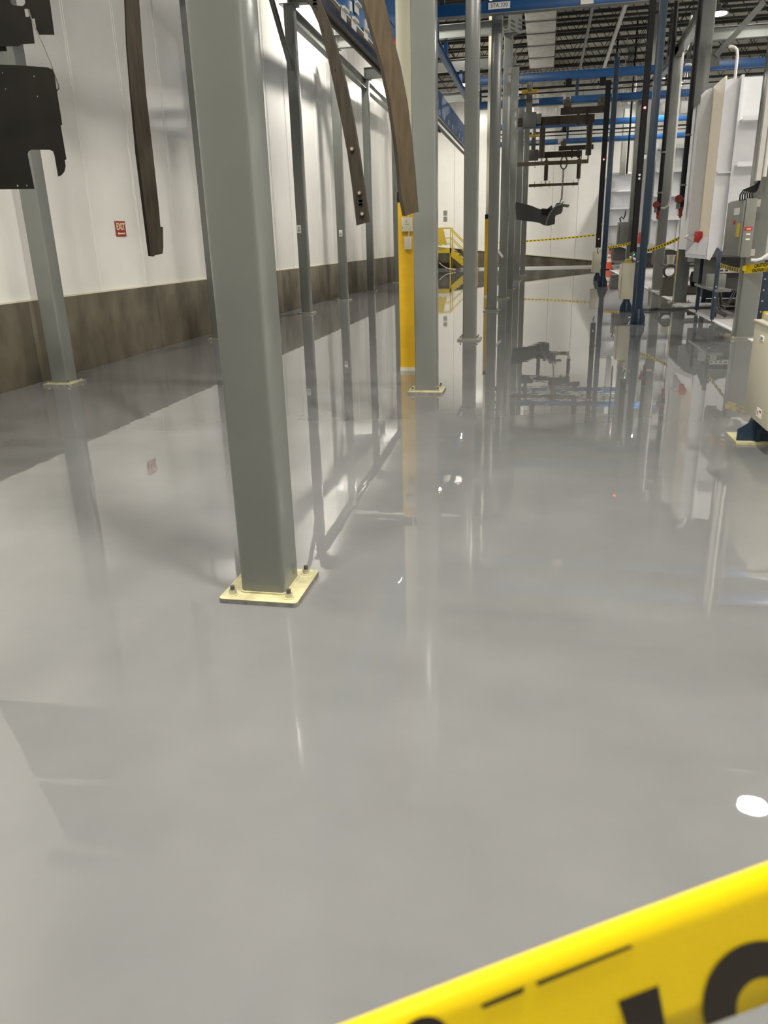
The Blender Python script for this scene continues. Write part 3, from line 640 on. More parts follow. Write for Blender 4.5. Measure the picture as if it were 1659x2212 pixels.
q = atx(1647, 731, XE); pl = obj('label_plate', MB().box(XE-.006, XE-.0005, q.y-.05, q.y+.05, q.z-.022, q.z+.022, .002), 'sticker', t)
obj('print', MB().box(XE-.007, XE-.006, q.y-.03, q.y+.03, q.z-.012, q.z+.012), 'cabgrey', pl)
q = atx(1640, 892, XE); pl = obj('warning_label', MB().box(XE-.003, XE-.0005, q.y-.07, q.y+.07, q.z-.035, q.z+.035), 'sticker', t)
obj('print', MB().box(XE-.0035, XE-.003, q.y-.055, q.y-.01, q.z+.006, q.z+.026), 'red', pl); obj('print', MB().box(XE-.0035, XE-.003, q.y+.02, q.y+.05, q.z-.02, q.z+.012), 'cabgrey', pl)

# black light-curtain profiles and drop pipes
def curtain(pts, Y, w, label, leds):
    a = [at(x, y_, Y) for x, y_ in pts]; xb = a[-1].x
    t = thing('light_curtain', label, 'sensor', (xb, Y, a[-1].z), 'black light curtain profiles')
    obj('profile', MB().box(xb-w/2, xb+w/2, Y-.03, Y+.03, a[-1].z, a[0].z), 'black', t)
    obj('edge_rail', MB().box(xb-w/2-.012, xb-w/2-.003, Y-.01, Y+.04, a[-1].z, a[0].z).box(xb+w/2+.003, xb+w/2+.012, Y-.01, Y+.04, a[-1].z, a[0].z), 'black', t)
    for x, y_, c in leds:
        p = at(x, y_, Y-.035); obj('indicator', MB().cyl((xb, Y-.045, p.z), (xb, Y-.03, p.z), .022, 10), c, t)
    if Y > 20: obj('bracket', MB().box(xb, b3x-.08, Y+.03, Y+.06, 2.0, 2.06).box(b3x-.1, b3x-.08, b3y-.1, Y+.06, 2.0, 2.06), 'galv', t)
    obj('cable', MB().tube([(xb, Y-.03, a[-1].z+.02), (xb-.02, Y-.06, a[-1].z-.12), (xb+.02, Y, a[-1].z-.2)], .02, 6), 'rubber', t)
curtain([(1408, 0), (1368, 545)], 17.4, .1, 'long black light curtain beside the nearest blue post, with a green light low down', [(1388, 233, 'led_red'), (1367, 550, 'led_green'), (1366, 558, 'sticker'), (1376, 378, 'sticker'), (1376, 386, 'sticker')])
curtain([(1328, 172), (1292, 535)], 29.0, .15, 'far black light curtain beside the farther blue post, with a red light', [(1311, 344, 'led_red'), (1296, 516, 'sticker')])
def droppipe(pts, Y, r, label, bell, fit):
    a = [at(x, y_, Y) for x, y_ in pts]; xb = a[-1].x
    t = thing('drop_pipe', label, 'pipe', (xb, Y, a[-1].z), 'black drop pipes')
    obj('pipe', MB().cyl((xb, Y, a[-1].z), (xb, Y, a[0].z), r, 12), 'black', t)
    z = a[-1].z
    obj('reducer', MB().cyl((xb, Y, z-.12), (xb, Y, z), r*.7, 12, r*1.05).cyl((xb, Y, z-.2), (xb, Y, z-.11), r*.85, 12, r*.6).cyl((xb, Y, z-.24), (xb, Y, z-.2), r*.45, 8), 'bell', t)
    p = at(*bell, Y-.1)
    b = obj('alarm_bell', MB().cyl((p.x, Y-.17, p.z), (p.x, Y-.1, p.z), .09, 24).cyl((p.x, Y-.19, p.z), (p.x, Y-.17, p.z), .065, 20), 'bell', t)
    obj('bracket', MB().box(p.x, xb+.03, Y-.1, Y-.06, p.z-.02, p.z+.02).box(p.x-.04, p.x+.045, Y-.13, Y-.05, p.z-.21, p.z-.09), 'grey_dark', t)
    obj('pipe_clip', MB().cyl((xb, Y, z+1.5), (xb, Y, z+1.54), r*1.3, 12).cyl((xb, Y, z+.45), (xb, Y, z+.49), r*1.3, 12), 'grey_dark', t)
droppipe([(1463, 0), (1422, 455)], 24.5, .06, 'left black drop pipe ending in a red fitting, with a red alarm bell', (1417, 442), None)
droppipe([(1518, 0), (1471, 447)], 20.2, .06, 'right black drop pipe ending in a red fitting, with a red alarm bell', (1466, 430), None)
for xa, xb_, lb in ((1321, 1304, 'thin black hose hanging behind the farther blue post'), (1360, 1335, 'thin black hose hanging left of the far right-row column')):
    Y = 38; p0 = at(xa+6, 205, Y); o = obj('drop_hose', MB().cyl((p0.x, Y, at(xa, 375, Y).z), (p0.x, Y, ZR), .04, 8), 'black'); tag(o, lb, 'hose', 'thin black hoses')
t = thing('conduit', 'pale conduit bending off the lit right-hand column to the left alarm bell', 'pipe', tuple(at(1430, 447, 25.4)))
obj('tube', MB().tube([at(x, y_, 25.4) for x, y_ in ((1424, 450), (1436, 449), (1443, 444), (1447, 434), (1449, 415), (1470, 180), (1478, 90))], .028, 8), 'galv', t)
for pts, Y, lb in (([(1584, 190), (1588, 167), (1593, 120), (1592, 108), (1587, 102), (1580, 100), (1574, 101)], 19.0, 'white gooseneck conduit above the near booth'),
                   ([(1484, 108), (1488, 95), (1490, 60), (1494, 33)], COLS['r2'][1]-.16, 'thin white conduit rising past the cap of the lit column'),
                   ([(1480, 140), (1490, 139), (1500, 143), (1502, 150)], COLS['r2'][1]-.16, 'short white conduit bend beside the lit column')):
    o = obj('conduit', MB().tube([at(x, y_, Y) for x, y_ in pts], .03, 8), 'galv'); tag(o, lb, 'pipe', 'white conduits')

# ------------------------------------------------------------------ booths
def booth(Y, depth, fpts, X1, flz, label, wing=None, dev=True, zbr=None, seam=None, cat='booth'):
    """fpts: left-bottom and left-top pixel of the main front panel"""
    lb, lt = at(*fpts[0], Y), at(*fpts[1], Y); x0 = (lb.x+lt.x)/2; zb, zt = lb.z, lt.z
    t = thing('wash_booth', label, cat, (x0+1, Y+depth/2, 0), 'pale panelled wash booths')
    return t, x0, zb, zt
# near booth
YA = 17.0
A = lambda x, y_: at(x, y_, YA)
t = thing('wash_booth', 'near pale panelled booth at the right edge with a cream lit niche', 'booth', (5, 18.5, 0), 'pale panelled wash booths')
zt = A(1590, 168).z; xs = (A(1586, 250).x + A(1570, 500).x)/2; xe = 9.0
slope = -.30
pf = lambda x: A(1572, 542).z + slope*(x-xs)
obj('front_panel', MB().prism([(xs+.03, YA, pf(xs)), (5.6, YA, pf(5.6)), (xe, YA, pf(5.6)), (xe, YA, zt), (xs+.03, YA, zt)], (0, .04, 0)), 'boothw', t)
for pxy in ((1620, 261), (1600, 359), (1572, 452)):
    z = A(*pxy).z; obj('stiffener', MB().box(xs+.03, xe, YA-.36, YA-.001, z-.03, z).box(xs+.03, xe, YA-.365, YA-.355, z-.03, z+.05), 'boothw', t)
obj('corner_flange', MB().box(xs-.02, xs+.028, YA-.12, YA+.04, pf(xs), zt+.03), 'boothw', t)
xl = (A(1563, 202).x + A(1531, 520).x)/2
obj('narrow_panel', MB().prism([(xl, YA-.02, A(1524, 560).z), (xl+.07, YA-.02, A(1528, 562).z), (xs-.1, YA-.02, A(1545, 534).z), (xs-.02, YA-.02, A(1566, 540).z), (xs-.02, YA-.02, zt-.02), (xl, YA-.02, zt-.02)], (0, .04, 0)), 'boothw', t)
obj('stiffener', MB().box(xl+.02, xs-.02, YA-.12, YA-.021, A(1548, 372).z-.03, A(1548, 372).z), 'boothw', t)
YA2 = 18.15
xn = xl+.0
xw = (at(1516, 212, YA2).x + at(1482, 520, YA2).x)/2
obj('niche_back', MB().box(xn, xn+.03, YA+.03, YA2, 1.5, zt+.05), 'boothc', t)
obj('niche_side', MB().prism([(xw, YA2, 1.24), (xn+.03, YA2, 1.5), (xn+.03, YA2, zt+.05), (xw+.08, YA2, zt), (xw, YA2, zt-.08)], (0, .03, 0)), 'boothw', t)
xlp = A(1524, 561).x
obj('drip_lip', MB().prism([(xlp, YA, 1.22), (xw, YA2, 1.24), (xn, YA2, 1.55), (xn, YA, 1.55)], (0, 0, .02)).prism([(xlp, YA, 1.16), (xw, YA2, 1.18), (xw, YA2, 1.25), (xlp, YA, 1.23)], (.01, 0, 0)), 'boothw', t)
obj('side_wall', MB().box(xn+.04, xn+.08, YA+.04, 20.8, 1.3, zt), 'boothw', t); obj('roof_panel', MB().box(xn+.04, xe, YA+.04, 20.8, zt-.05, zt), 'boothw', t); obj('rear_panel', MB().box(xn+.28, xe, 20.75, 20.8, 1.0, zt-.05), 'boothw', t)
obj('sump', MB().box(xs+.1, xe, YA+.5, 20.4, .55, 1.1), 'tank', t)
dv = A(1515, 521); yd = YA+.75; zd = 1.60
sw = thing('limit_switch', 'red pull switch with a wire bail standing at the foot of the cream niche', 'switch', (xn+.1, yd, zd-.04))
obj('body', MB().box(xn-.14, xn-.01, yd-.09, yd+.05, zd-.12, zd+.09, .012), 'red', sw)
obj('bail', MB().tube([(xn-.13, yd-.05, zd+.02), (xn-.28, yd-.1, zd+.03), (xn-.34, yd-.1, zd-.02), (xn-.2, yd-.1, zd-.1)], .012, 6), 'steel', sw)
# second booth
YM = 31.5
Bp = lambda x, y_: at(x, y_, YM)
t = thing('wash_booth', 'middle pale panelled booth behind the black drop pipes', 'booth', (6.5, 33, 0), 'pale panelled wash booths')
x0 = (Bp(1402, 520).x+Bp(1420, 325).x)/2; zt = Bp(1430, 318).z; xe = 12.0; zb = Bp(1400, 524).z
pf = lambda x: zb - .32*(x-x0)
obj('front_panel', MB().prism([(x0, YM, zb), (x0+1.9, YM, pf(x0+1.9)), (xe, YM, pf(x0+1.9)), (xe, YM, zt), (x0, YM, zt)], (0, .05, 0)), 'boothw', t)
for pxy in ((1440, 320), (1425, 371), (1412, 424), (1404, 474)):
    z = Bp(*pxy).z; obj('stiffener', MB().box(x0, xe, YM-.45, YM-.001, z-.05, z).box(x0, xe, YM-.46, YM-.45, z-.05, z+.08), 'boothw', t)
for dx in (.5, .95, 2.4): obj('corner_flange', MB().box(x0+dx-.03, x0+dx+.03, YM-.12, YM-.001, pf(min(x0+dx, x0+1.9))+.02, zt), 'boothw', t)
obj('side_wall', MB().box(x0, x0+.05, YM+.05, YM+3.2, 1.3, zt), 'boothw', t); obj('roof_panel', MB().box(x0+.05, xe, YM+.05, YM+3.2, zt-.05, zt), 'boothw', t)
xk0, xk1 = (Bp(1384, 330).x+Bp(1371, 535).x)/2, x0-.02
obj('niche_side', MB().prism([(xk0, YM+.6, Bp(1371, 538).z), (xk1, YM+.6, Bp(1380, 538).z), (xk1, YM+.6, zt+.02), (xk0+.28, YM+.6, zt), (xk0+.28, YM+.6, zt-.3), (xk0, YM+.6, zt-.3)], (0, .05, 0)), 'boothw', t)
obj('niche_back', MB().box(xk1-.2, xk1-.16, YM, YM+.6, 1.5, zt), 'white', t)
obj('sump', MB().box(x0+.5, xe, YM+.4, YM+3, .5, 1.1), 'tank', t)
p = at(1381, 514, YM+.3)
sw = thing('limit_switch', 'small red pull switch on the middle booth niche', 'switch', tuple(p))
obj('body', MB().box(p.x-.04, p.x+.12, p.y-.1, p.y+.1, p.z-.2, p.z+.2, .02), 'red', sw); obj('bail', MB().tube([(p.x, p.y-.05, p.z), (p.x-.2, p.y-.1, p.z+.02), (p.x-.05, p.y-.1, p.z-.2)], .02, 6), 'steel', sw)
# third booth
YF = 44.0
Cp = lambda x, y_: at(x, y_, YF)
t = thing('wash_booth', 'far pale panelled booth left of the far right-row column', 'booth', (7, 45, 0), 'pale panelled wash booths')
x0 = Cp(1316, 450).x; zt = Cp(1335, 375).z; zb = Cp(1316, 522).z; xe = 12.5
pf = lambda x: zb - .38*(x-x0)
obj('front_panel', MB().prism([(x0, YF, zb), (x0+1.6, YF, pf(x0+1.6)), (xe, YF, pf(x0+1.6)), (xe, YF, zt), (x0, YF, zt)], (0, .05, 0)), 'boothw', t)
for pxy in ((1335, 375), (1325, 413), (1320, 450), (1318, 485)):
    z = Cp(*pxy).z; obj('stiffener', MB().box(x0, xe, YF-.55, YF-.001, z-.06, z), 'boothw', t)
obj('side_wall', MB().box(x0, x0+.05, YF+.05, YF+2.2, 1.3, zt), 'boothw', t); obj('roof_panel', MB().box(x0+.05, xe, YF+.05, YF+2.2, zt-.05, zt), 'boothw', t)
obj('sump', MB().box(x0+.4, xe, YF+.3, YF+2, .4, 1.1), 'tank', t)
xa = Cp(1299, 450).x
obj('narrow_panel', MB().box(xa, Cp(1311, 450).x, YF-.1, YF-.05, Cp(1300, 540).z, Cp(1318, 385).z), 'boothw', t)
# exhaust stacks above the booths (bright boxes and hoods)
t = thing('exhaust_hood', 'bright white hood and box above the middle booth', 'hood', (6.5, 37, 6))
for (a_, b_, c_, d_) in ((1431, 184, 1447, 200), (1448, 184, 1458, 199), (1426, 212, 1456, 222), (1430, 222, 1444, 240), (1476, 174, 1490, 198), (1472, 218, 1495, 243)):
    p, q = at(a_, b_, 37), at(c_, d_, 37); obj('hood_panel', MB().box(p.x, q.x, 37, 37.8, q.z, p.z, .01), 'white', t)
    obj('strap', MB().box((p.x+q.x)/2-.03, (p.x+q.x)/2+.03, 37.4, 37.46, p.z, ZR), 'grey_dark', t)
t = thing('exhaust_hood', 'grey tapering hood of the far booth beside the farther blue post', 'hood', (5, 43, 6))
obj('stack', MB().box(at(1342, 350, 42.5).x, at(1352, 350, 42.5).x, 42.5, 43.2, Cp(1345, 372).z-.2, ZR), 'cabgrey', t)
t = thing('exhaust_hood', 'dark grey duct riser above the middle booth niche', 'hood', (4.5, 33, 6))
p, q = at(1395, 215, 33.4), at(1412, 330, 33.4)
obj('stack', MB().box(at(1391, 300, 33.4).x, at(1405, 300, 33.4).x, 33.4, 34, q.z, ZR), 'cabgrey', t)

# grey electrical cabinet on r0
x, y = COLS['r0']
yc = y-.50
a = at(1612, 432, yc); b = at(1655, 425, yc); zb, zt = at(1610, 556, yc).z, at(1630, 428, yc).z
x0, x1 = (at(1614, 430, yc).x+at(1598, 555, yc).x)/2, (at(1655, 430, yc).x+at(1640, 555, yc).x)/2
x1 = min(x1, x-.153)
t = thing('electrical_cabinet', 'grey electrical cabinet on the right edge column with a red label and two white tags', 'cabinet', ((x0+x1)/2, yc+.3, zb))
yd1 = yc+1.16
obj('body', MB().box(x0, x1, yc, yd1, zb, zt, .008), 'cabgrey', t)
dr = obj('door', MB().box(x0-.03, x0-.003, yc+.02, yd1-.02, zb+.02, zt-.02, .006), 'cabgrey', t)
obj('window', MB().box(x0-.036, x0-.03, yc+.25, yc+.6, zt-.22, zt-.12), 'sticker', dr); obj('pilot_light', MB().cyl((x0-.05, yc+.5, zt-.33), (x0-.03, yc+.5, zt-.33), .03, 12), 'red', dr); obj('handle', MB().box(x0-.06, x0-.03, yc+.1, yc+.2, zt-.55, zt-.35), 'yellow2', dr)
p = at(1632, 494, yc); p.x = x1-.085; pl = obj('red_label', MB().box(p.x-.06, p.x+.06, yc-.006, yc-.0005, p.z-.025, p.z+.025), 'red', t)
obj('print', MB().box(p.x-.02, p.x+.04, yc-.007, yc-.006, p.z-.008, p.z+.006), 'sticker', pl)
for yy in (505.5, 516.5): p = at(1630, yy, yc); p.x = x1-.075; obj('white_tag', MB().box(p.x-.03, p.x+.03, yc-.006, yc-.0005, p.z-.012, p.z+.012, .004), 'sticker', t)
obj('mounting_tab', MB().box(x1, x1+.05, yc+.02, yc+.06, zt-.12, zt-.02).box(x1, x1+.06, yc+.02, yc+.06, zb+.02, zb+.12), 'steel', t)
t = thing('cable_loops', 'black cables looping from a conduit into the top of the grey cabinet', 'cables', ((x0+x1)/2, yc+.3, zt))
for k in range(6):
    yk = yc+.12-.02*k; ctl = [(1598+k*5.5, 434-k*1.0), (1599+k*5, 421-k*.8), (1606+k*4, 411+k*.8), (1618+k*3, 406+k*1.6), (1629+k*1.6, 402+k*1.2), (1637+k*.6, 395+k*.6), (1643, 382)]
    obj('cable', MB().tube([at(a_, b_, yk) for a_, b_ in ctl], .011, 6), 'black', t)
p = at(1645, 390, yc+.0)
o = obj('conduit', MB().box(p.x-.09, p.x-.02, yc-.05, yc+.05, p.z, p.z+2.3).cyl((p.x+.03, yc+.0, p.z+.05), (p.x+.03, yc+.0, p.z+2.5), .03, 10), 'galv'); tag(o, 'square grey raceway and pale conduit dropping to the cable loops above the cabinet', 'pipe')
t = thing('conduit', 'white flexible conduit sweeping from under the cabinet to the right edge', 'pipe', tuple(at(1630, 562, yc-.05)))
obj('tube', MB().tube([at(x_, y_, yc-.05) for x_, y_ in ((1622, 561.5), (1634, 562), (1645, 559), (1653, 553), (1668, 545))], .022, 8), 'white', t)
# small cabinet on r3
x, y = COLS['r3']; ys = y-.3
p, q = at(1339, 480, ys), at(1352, 528, ys)
ys = y-.46
t = thing('electrical_cabinet', 'small grey electrical cabinet on the far right-row column', 'cabinet', (p.x, ys, q.z))
obj('body', MB().box(p.x, at(1358, 500, ys).x, ys, ys+.3, q.z, p.z, .01), 'cabgrey', t); obj('door', MB().box(at(1334, 500, ys).x, p.x-.01, ys+.02, ys+.28, q.z, p.z, .01), 'cabgrey', t)
obj('cable', MB().tube([at(x_, y_, ys+.1) for x_, y_ in ((1341, 479), (1339, 472), (1342, 468), (1347, 473), (1350, 466), (1352, 455))], .025, 6), 'black', t)

# stand under the near booth and clutter
f1, f2 = fl(1537, 697), fl(1504, 676)
t = thing('blue_stand', 'blue two-legged stand with a grey shelf under the near booth', 'stand', ((f1.x+f2.x)/2, (f1.y+f2.y)/2, 0))
for f_, top in ((f1, 1.32), (f2, 1.2)):
    l = obj('leg', MB().box(f_.x-.035, f_.x+.035, f_.y-.035, f_.y+.035, .06, top, .006), 'navy', t)
    obj('levelling_foot', MB().cyl((f_.x, f_.y, .0), (f_.x, f_.y, .012), .05, 12).cyl((f_.x, f_.y, .012), (f_.x, f_.y, .07), .012, 8), 'steel_dark', l)
zsh = at(1543, 625, f1.y).z
obj('shelf', MB().box(f1.x-.02, f1.x+.28, f1.y-.05, f2.y+.05, zsh-.05, zsh, .004), 'grey', t)
for zz_ in (zsh+.05, zsh-.15): obj('bolt', MB().cyl((f1.x, f1.y-.05, zz_), (f1.x, f1.y-.035, zz_), .015, 8), 'steel', t)
obj('cable_loops', MB().tube([(f1.x+.2, f1.y+.9, zsh-.08), (f1.x+.16, f1.y+.9, zsh-.3), (f1.x+.25, f1.y+.9, .15), (f1.x+.45, f1.y+.9, .05)], .045, 8).tube([(f1.x+.25, f1.y+.7, zsh-.08), (f1.x+.3, f1.y+.7, zsh-.3), (f1.x+.42, f1.y+.7, zsh-.35), (f1.x+.55, f1.y+.7, zsh-.05)], .012, 6).tube([(f1.x+.18, f1.y+.7, zsh-.08), (f1.x+.25, f1.y+.7, zsh-.4), (f1.x+.35, f1.y+.7, zsh-.45), (f1.x+.5, f1.y+.7, zsh-.05)], .012, 6), 'rubber', t)
def perf(x0, x1, y, z, h, label):
    t = thing('perforated_strut', label, 'strut', ((x0+x1)/2, y, z), 'perforated struts')
    n_ = max(2, int((x1-x0)/.09)); m = MB()
    m.box(x0, x1, y-.02, y+.02, z, z+h*.3).box(x0, x1, y-.02, y+.02, z+h*.7, z+h)
    for k in range(n_+1):
        xx = x0+(x1-x0)*k/n_; m.box(xx-.014, xx+.014, y-.02, y+.02, z+h*.3, z+h*.7)
    obj('strut', m, 'galv', t)
    for xx in (x0+.02, x1-.02): obj('leg', MB().box(xx-.03, xx+.03, y+.02, y+.06, 0, z+h), 'steel_dark', t)
perf(3.5, 5.2, 17.3, at(1530, 590, 17.3).z, .09, 'upper perforated strut under the near booth')
perf(3.85, 4.9, 18.6, at(1530, 628, 18.6).z, .09, 'lower perforated strut behind the blue stand')
p, q = at(1531, 592, 17.06), at(1566, 625, 17.06)
o = obj('junction_box', MB().box(p.x, q.x, 17.06, 17.27, q.z, p.z, .01), 'cabgrey'); tag(o, 'grey junction box hung under the near booth sump', 'box')
t = thing('pallet_stack', 'low stack of flat plates on the bare concrete by the right edge column', 'plates', (4.2, 18.8, 0))
p = fl(1550, 668)
for k in range(3): obj('plate', MB().box(p.x+.1+.05*k, p.x+1.3, p.y-.1+.1*k, p.y+1.0, .001+.045*k, .04+.045*k), ('rawtan', 'galv', 'steel_dark')[k], t)
p = fl(1462, 663); q = fl(1553, 663)
t = thing('floor_grate', 'pale slotted cable tray lying on the bare concrete beside the strapped column', 'tray', ((p.x+q.x)/2, p.y, 0))
for k in range(3): obj('slat', MB().box(p.x, q.x, p.y+.25*k, p.y+.25*k+.14, .002, .03), 'white', t)
o = obj('floor_hose', MB().tube([Vector(fl(x_, y_))+Vector((0, 0, .03)) for x_, y_ in ((1382, 671), (1400, 672), (1420, 669), (1445, 670), (1480, 669), (1510, 668), (1545, 668))], .028, 8), 'rubber'); tag(o, 'dark hose lying across the coated floor onto the bare concrete', 'hose')
# hose coil, buckets, dark machinery below the middle booth
t = thing('hose_coil', 'grey hose coil beside the strapped column under the booths', 'hose', tuple(fl(1452, 612)))
yy = 23.5; c = at(1450, 586, yy)
obj('coil', MB().tube([(c.x+.17*math.cos(a_), yy+.012*k_, c.z+.17*math.sin(a_)) for k_, a_ in enumerate([2*math.pi*k/18 for k in range(40)])], .024, 8), 'tank', t)
obj('stand', MB().box(c.x-.2, c.x+.2, yy-.02, yy+.45, 0, c.z-.17), 'steel_dark', t)
p = at(1449, 560, 24.2); o = obj('bucket', MB().cyl((p.x, 24.2, .821), (p.x, 24.2, 1.07), .09, 20, .12).cyl((p.x, 24.2, 1.07), (p.x, 24.2, 1.09), .128, 20), 'boxcream'); tag(o, 'beige bucket on the machinery shelf under the middle booth', 'bucket')
t = thing('pump_skid', 'dark machinery skid under the middle booth', 'machine', (4.6, 24.6, 0))
obj('shelf', MB().box(3.4, 6.2, 24.0, 25.2, .78, .82), 'steel_dark', t); obj('base', MB().box(3.75, 6.2, 24.0, 25.2, .02, .2), 'steel_dark', t)
obj('motor', MB().cyl((4.2, 24.4, .42), (4.9, 24.4, .42), .2, 20).box(4.25, 4.85, 24.25, 24.55, .2, .3), 'black', t); obj('pump', MB().cyl((5.0, 24.4, .42), (5.3, 24.4, .42), .26, 20), 'navy', t)
for xx in (3.8, 6.1): obj('leg', MB().box(xx-.04, xx+.04, 24.0, 24.08, .2, .8), 'steel_dark', t)
t = thing('pump_skid', 'dark blue machinery frame under the near booth behind the strapped column', 'machine', (5, 20.3, 0))
obj('base', MB().box(4.0, 7.5, 21.2, 22.4, .1, .32), 'navy', t); obj('motor', MB().cyl((4.5, 21.8, .55), (5.2, 21.8, .55), .22, 20), 'black', t); obj('frame', MB().box(3.95, 4.05, 21.2, 21.3, .0, 1.1).box(6.0, 6.1, 21.2, 21.3, 0, 1.1).box(3.95, 6.1, 21.2, 21.3, 1.0, 1.1), 'navy', t)
t = thing('machine_stand', 'bolted blue frame panel behind the right edge column', 'stand', (4.2, 15.6, 0))
p = at(1640, 640, 16.2)
obj('panel', MB().box(p.x, p.x+.9, 16.2, 16.26, .02, 1.15), 'navy', t)
for k in range(5): obj('bolt', MB().cyl((p.x+.06, 16.18, .2+.2*k), (p.x+.06, 16.2, .2+.2*k), .016, 8), 'steel', t)
q = at(1652, 685, 15.9); o = obj('yellow_hose', MB().tube([(q.x, 15.9, q.z+.1), (q.x-.02, 15.85, q.z-.05), (q.x+.05, 15.8, .05), (q.x+.4, 15.7, .03)], .05, 8), 'yellow2'); tag(o, 'yellow hose end hanging by the blue frame panel', 'hose')

# traffic cone
p = at(1315, 577, 43.0); cx, cy = p.x, 43.0
t = thing('traffic_cone', 'orange traffic cone with white collars by the far blue post', 'cone', (cx, cy, 0))
k_ = 1.0
obj('base', MB().box(cx-.22, cx+.22, cy-.22, cy+.22, 0, .04, .01), 'black', t)
for z0_, z1_, m_ in ((.04, .38, 'orange'), (.38, .56, 'sticker'), (.56, .64, 'orange'), (.64, .76, 'sticker'), (.76, .95, 'orange')):
    r_ = lambda z: .17-.135*z/.95
    obj('collar' if m_ == 'sticker' else 'cone_body', MB().cyl((cx, cy, z0_), (cx, cy, z1_), r_(z0_)+.004, 20, r_(z1_)+.004), m_, t)
obj('cap', MB().cyl((cx, cy, .95), (cx, cy, 1.05), .035, 12), 'black', t)

# ------------------------------------------------------------------ yellow stairs at the end wall
YS = 45.5
Sp = lambda x, y_: at(x, y_, YS)
zd = Sp(972, 536).z; xr = Sp(973, 560).x; xl_ = Sp(925, 560).x; xe = Sp(1010, 585).x
t = thing('platform_stairs', 'yellow steel platform and stairs with handrails at the end wall', 'stairs', ((xl_+xe)/2, YS, 0))
obj('deck', MB().box(xl_, xr, YS, YS+1.1, zd-.04, zd), 'galv', t)
obj('fascia', MB().box(xl_, xr+.05, YS-.03, YS, zd-.26, zd-.0), 'yellow2', t)
for xx in (xr, xl_):
    for yy in (YS, YS+1.06): obj('leg', MB().box(xx-.035, xx+.035, yy-.03, yy+.04, 0, zd), 'yellow2', t)
xb = xr+1.45
for yy in (YS-.03, YS+1.06): obj('stringer', MB().prism([(xr, yy, zd), (xr, yy, zd-.42), (xb-.42, yy, 0), (xb+.05, yy, 0)], (0, .04, 0)), 'yellow2', t)
for k in range(6):
    f_ = (k+.7)/6.6; obj('tread', MB().box(xr+(xb-xr)*f_-.14, xr+(xb-xr)*f_+.1, YS+.01, YS+1.05, zd*(1-f_)-.03, zd*(1-f_)), 'galv', t)
zr = zd+1.08
for yy in (YS, YS+1.06):
    obj('handrail', MB().tube([(xl_, yy, zr), (xr, yy, zr)], .03, 8).tube([(xl_, yy, zd+.55), (xr, yy, zd+.55)], .025, 8).cyl((xr, yy, zd), (xr, yy, zr), .03, 8), 'yellow2', t)
    obj('handrail', MB().tube([(xr+.02, yy, zr-.12), (xb, yy, .85)], .03, 8).tube([(xr+.02, yy, zd+.5), (xb, yy, .40)], .025, 8).cyl((xb, yy, 0), (xb, yy, .88), .03, 8), 'yellow2', t)
m = MB(); c0 = Sp(948, 495)
prof = [(0.02, .0), (.13, -.06), (.2, -.3), (.25, -.6), (.33, -.85), (.3, -1.0), (.12, -.95), (-.05, -1.05), (-.2, -.95), (-.25, -.6), (-.15, -.1)]
m.prism([(c0.x+.12+a_*1.0, YS-.16, zr+.04+b_*.95) for a_, b_ in prof], (0, .11, 0))
o = obj('yellow_coat', m, 'coat'); tag(o, 'yellow work coat hung over the platform handrail', 'coat')
t = thing('floor_cable', 'pale cable curling on the floor beside the platform legs', 'cable', tuple(fl(955, 580)))
obj('cable', MB().tube([Sp(x_, y_)+Vector((0, -.1, 0)) for x_, y_ in ((949, 567), (955, 573), (963, 578), (972, 581), (985, 582))], .025, 6), 'boxcream', t)
o = obj('hanging_tool', MB().cyl(at(1076, 541, 23.2), at(1086, 556, 23.0), .035, 10), 'galv'); tag(o, 'short pale tube clipped slantwise on the fifth middle column', 'tube')

# ------------------------------------------------------------------ caution tapes
def ribbon(pts, width, Y, m_name='tape', twist=0.0):
    P_ = [Vector(p) for p in pts]; m = MB(); rows = []
    for i, p in enumerate(P_):
        a = twist*i; u = Vector((0, math.sin(a), math.cos(a)))
        rows.append([m.bm.verts.new(p+u*width/2), m.bm.verts.new(p-u*width/2), m.bm.verts.new(p-u*width/2+Vector((0, .002, 0))), m.bm.verts.new(p+u*width/2+Vector((0, .002, 0)))])
    for r0, r1 in zip(rows, rows[1:]):
        for k in range(4): m.bm.faces.new((r0[k], r0[(k+1) % 4], r1[(k+1) % 4], r1[k]))
    m.bm.faces.new(rows[0]); m.bm.faces.new(rows[-1][::-1])
    return m
def sag(a, b, n, s): return [Vector(a).lerp(Vector(b), k/n)+Vector((0, 0, -s*4*(k/n)*(1-k/n))) for k in range(n+1)]
def prints(t, pts, h, y_off, step=.18, w=.09):
    m = MB()
    for a, b in zip(pts, pts[1:]):
        d = b-a; L_ = d.length
        c = a.lerp(b, .5); m.beam(a.lerp(b, .2)+Vector((0, y_off, 0)), a.lerp(b, .7)+Vector((0, y_off, 0)), .002, h)
    stuff(obj('print', m, 'print', t))
def tape(pts, w, label, group='yellow caution tapes', ph=.5):
    t = thing('caution_tape', label, 'tape', tuple(pts[0]), group)
    obj('ribbon', ribbon(pts, w, 0), 'tape', t); prints(t, pts, w*ph, -.003); return t
tape(sag(at(1046, 526, 44), at(1294, 507, 44), 30, .05), .085, 'far caution tape stretched across before the pale end wall')
tape(sag(at(1312, 534, 33), at(1362, 525, 33), 9, .03), .085, 'caution tape between the farther blue post and the long light curtain')
tape(sag(at(1398, 541, 21.2), at(1483, 506, 20.9), 14, .04), .085, 'twisted caution tape from behind the nearest blue post to the strapped column')
pts = sag(at(1549, 569, 16.85), at(1608, 586, COLS['r0'][1]-.17), 12, .02); tape(pts, .075, 'caution tape from the blue stand to the right edge column', ph=.7)
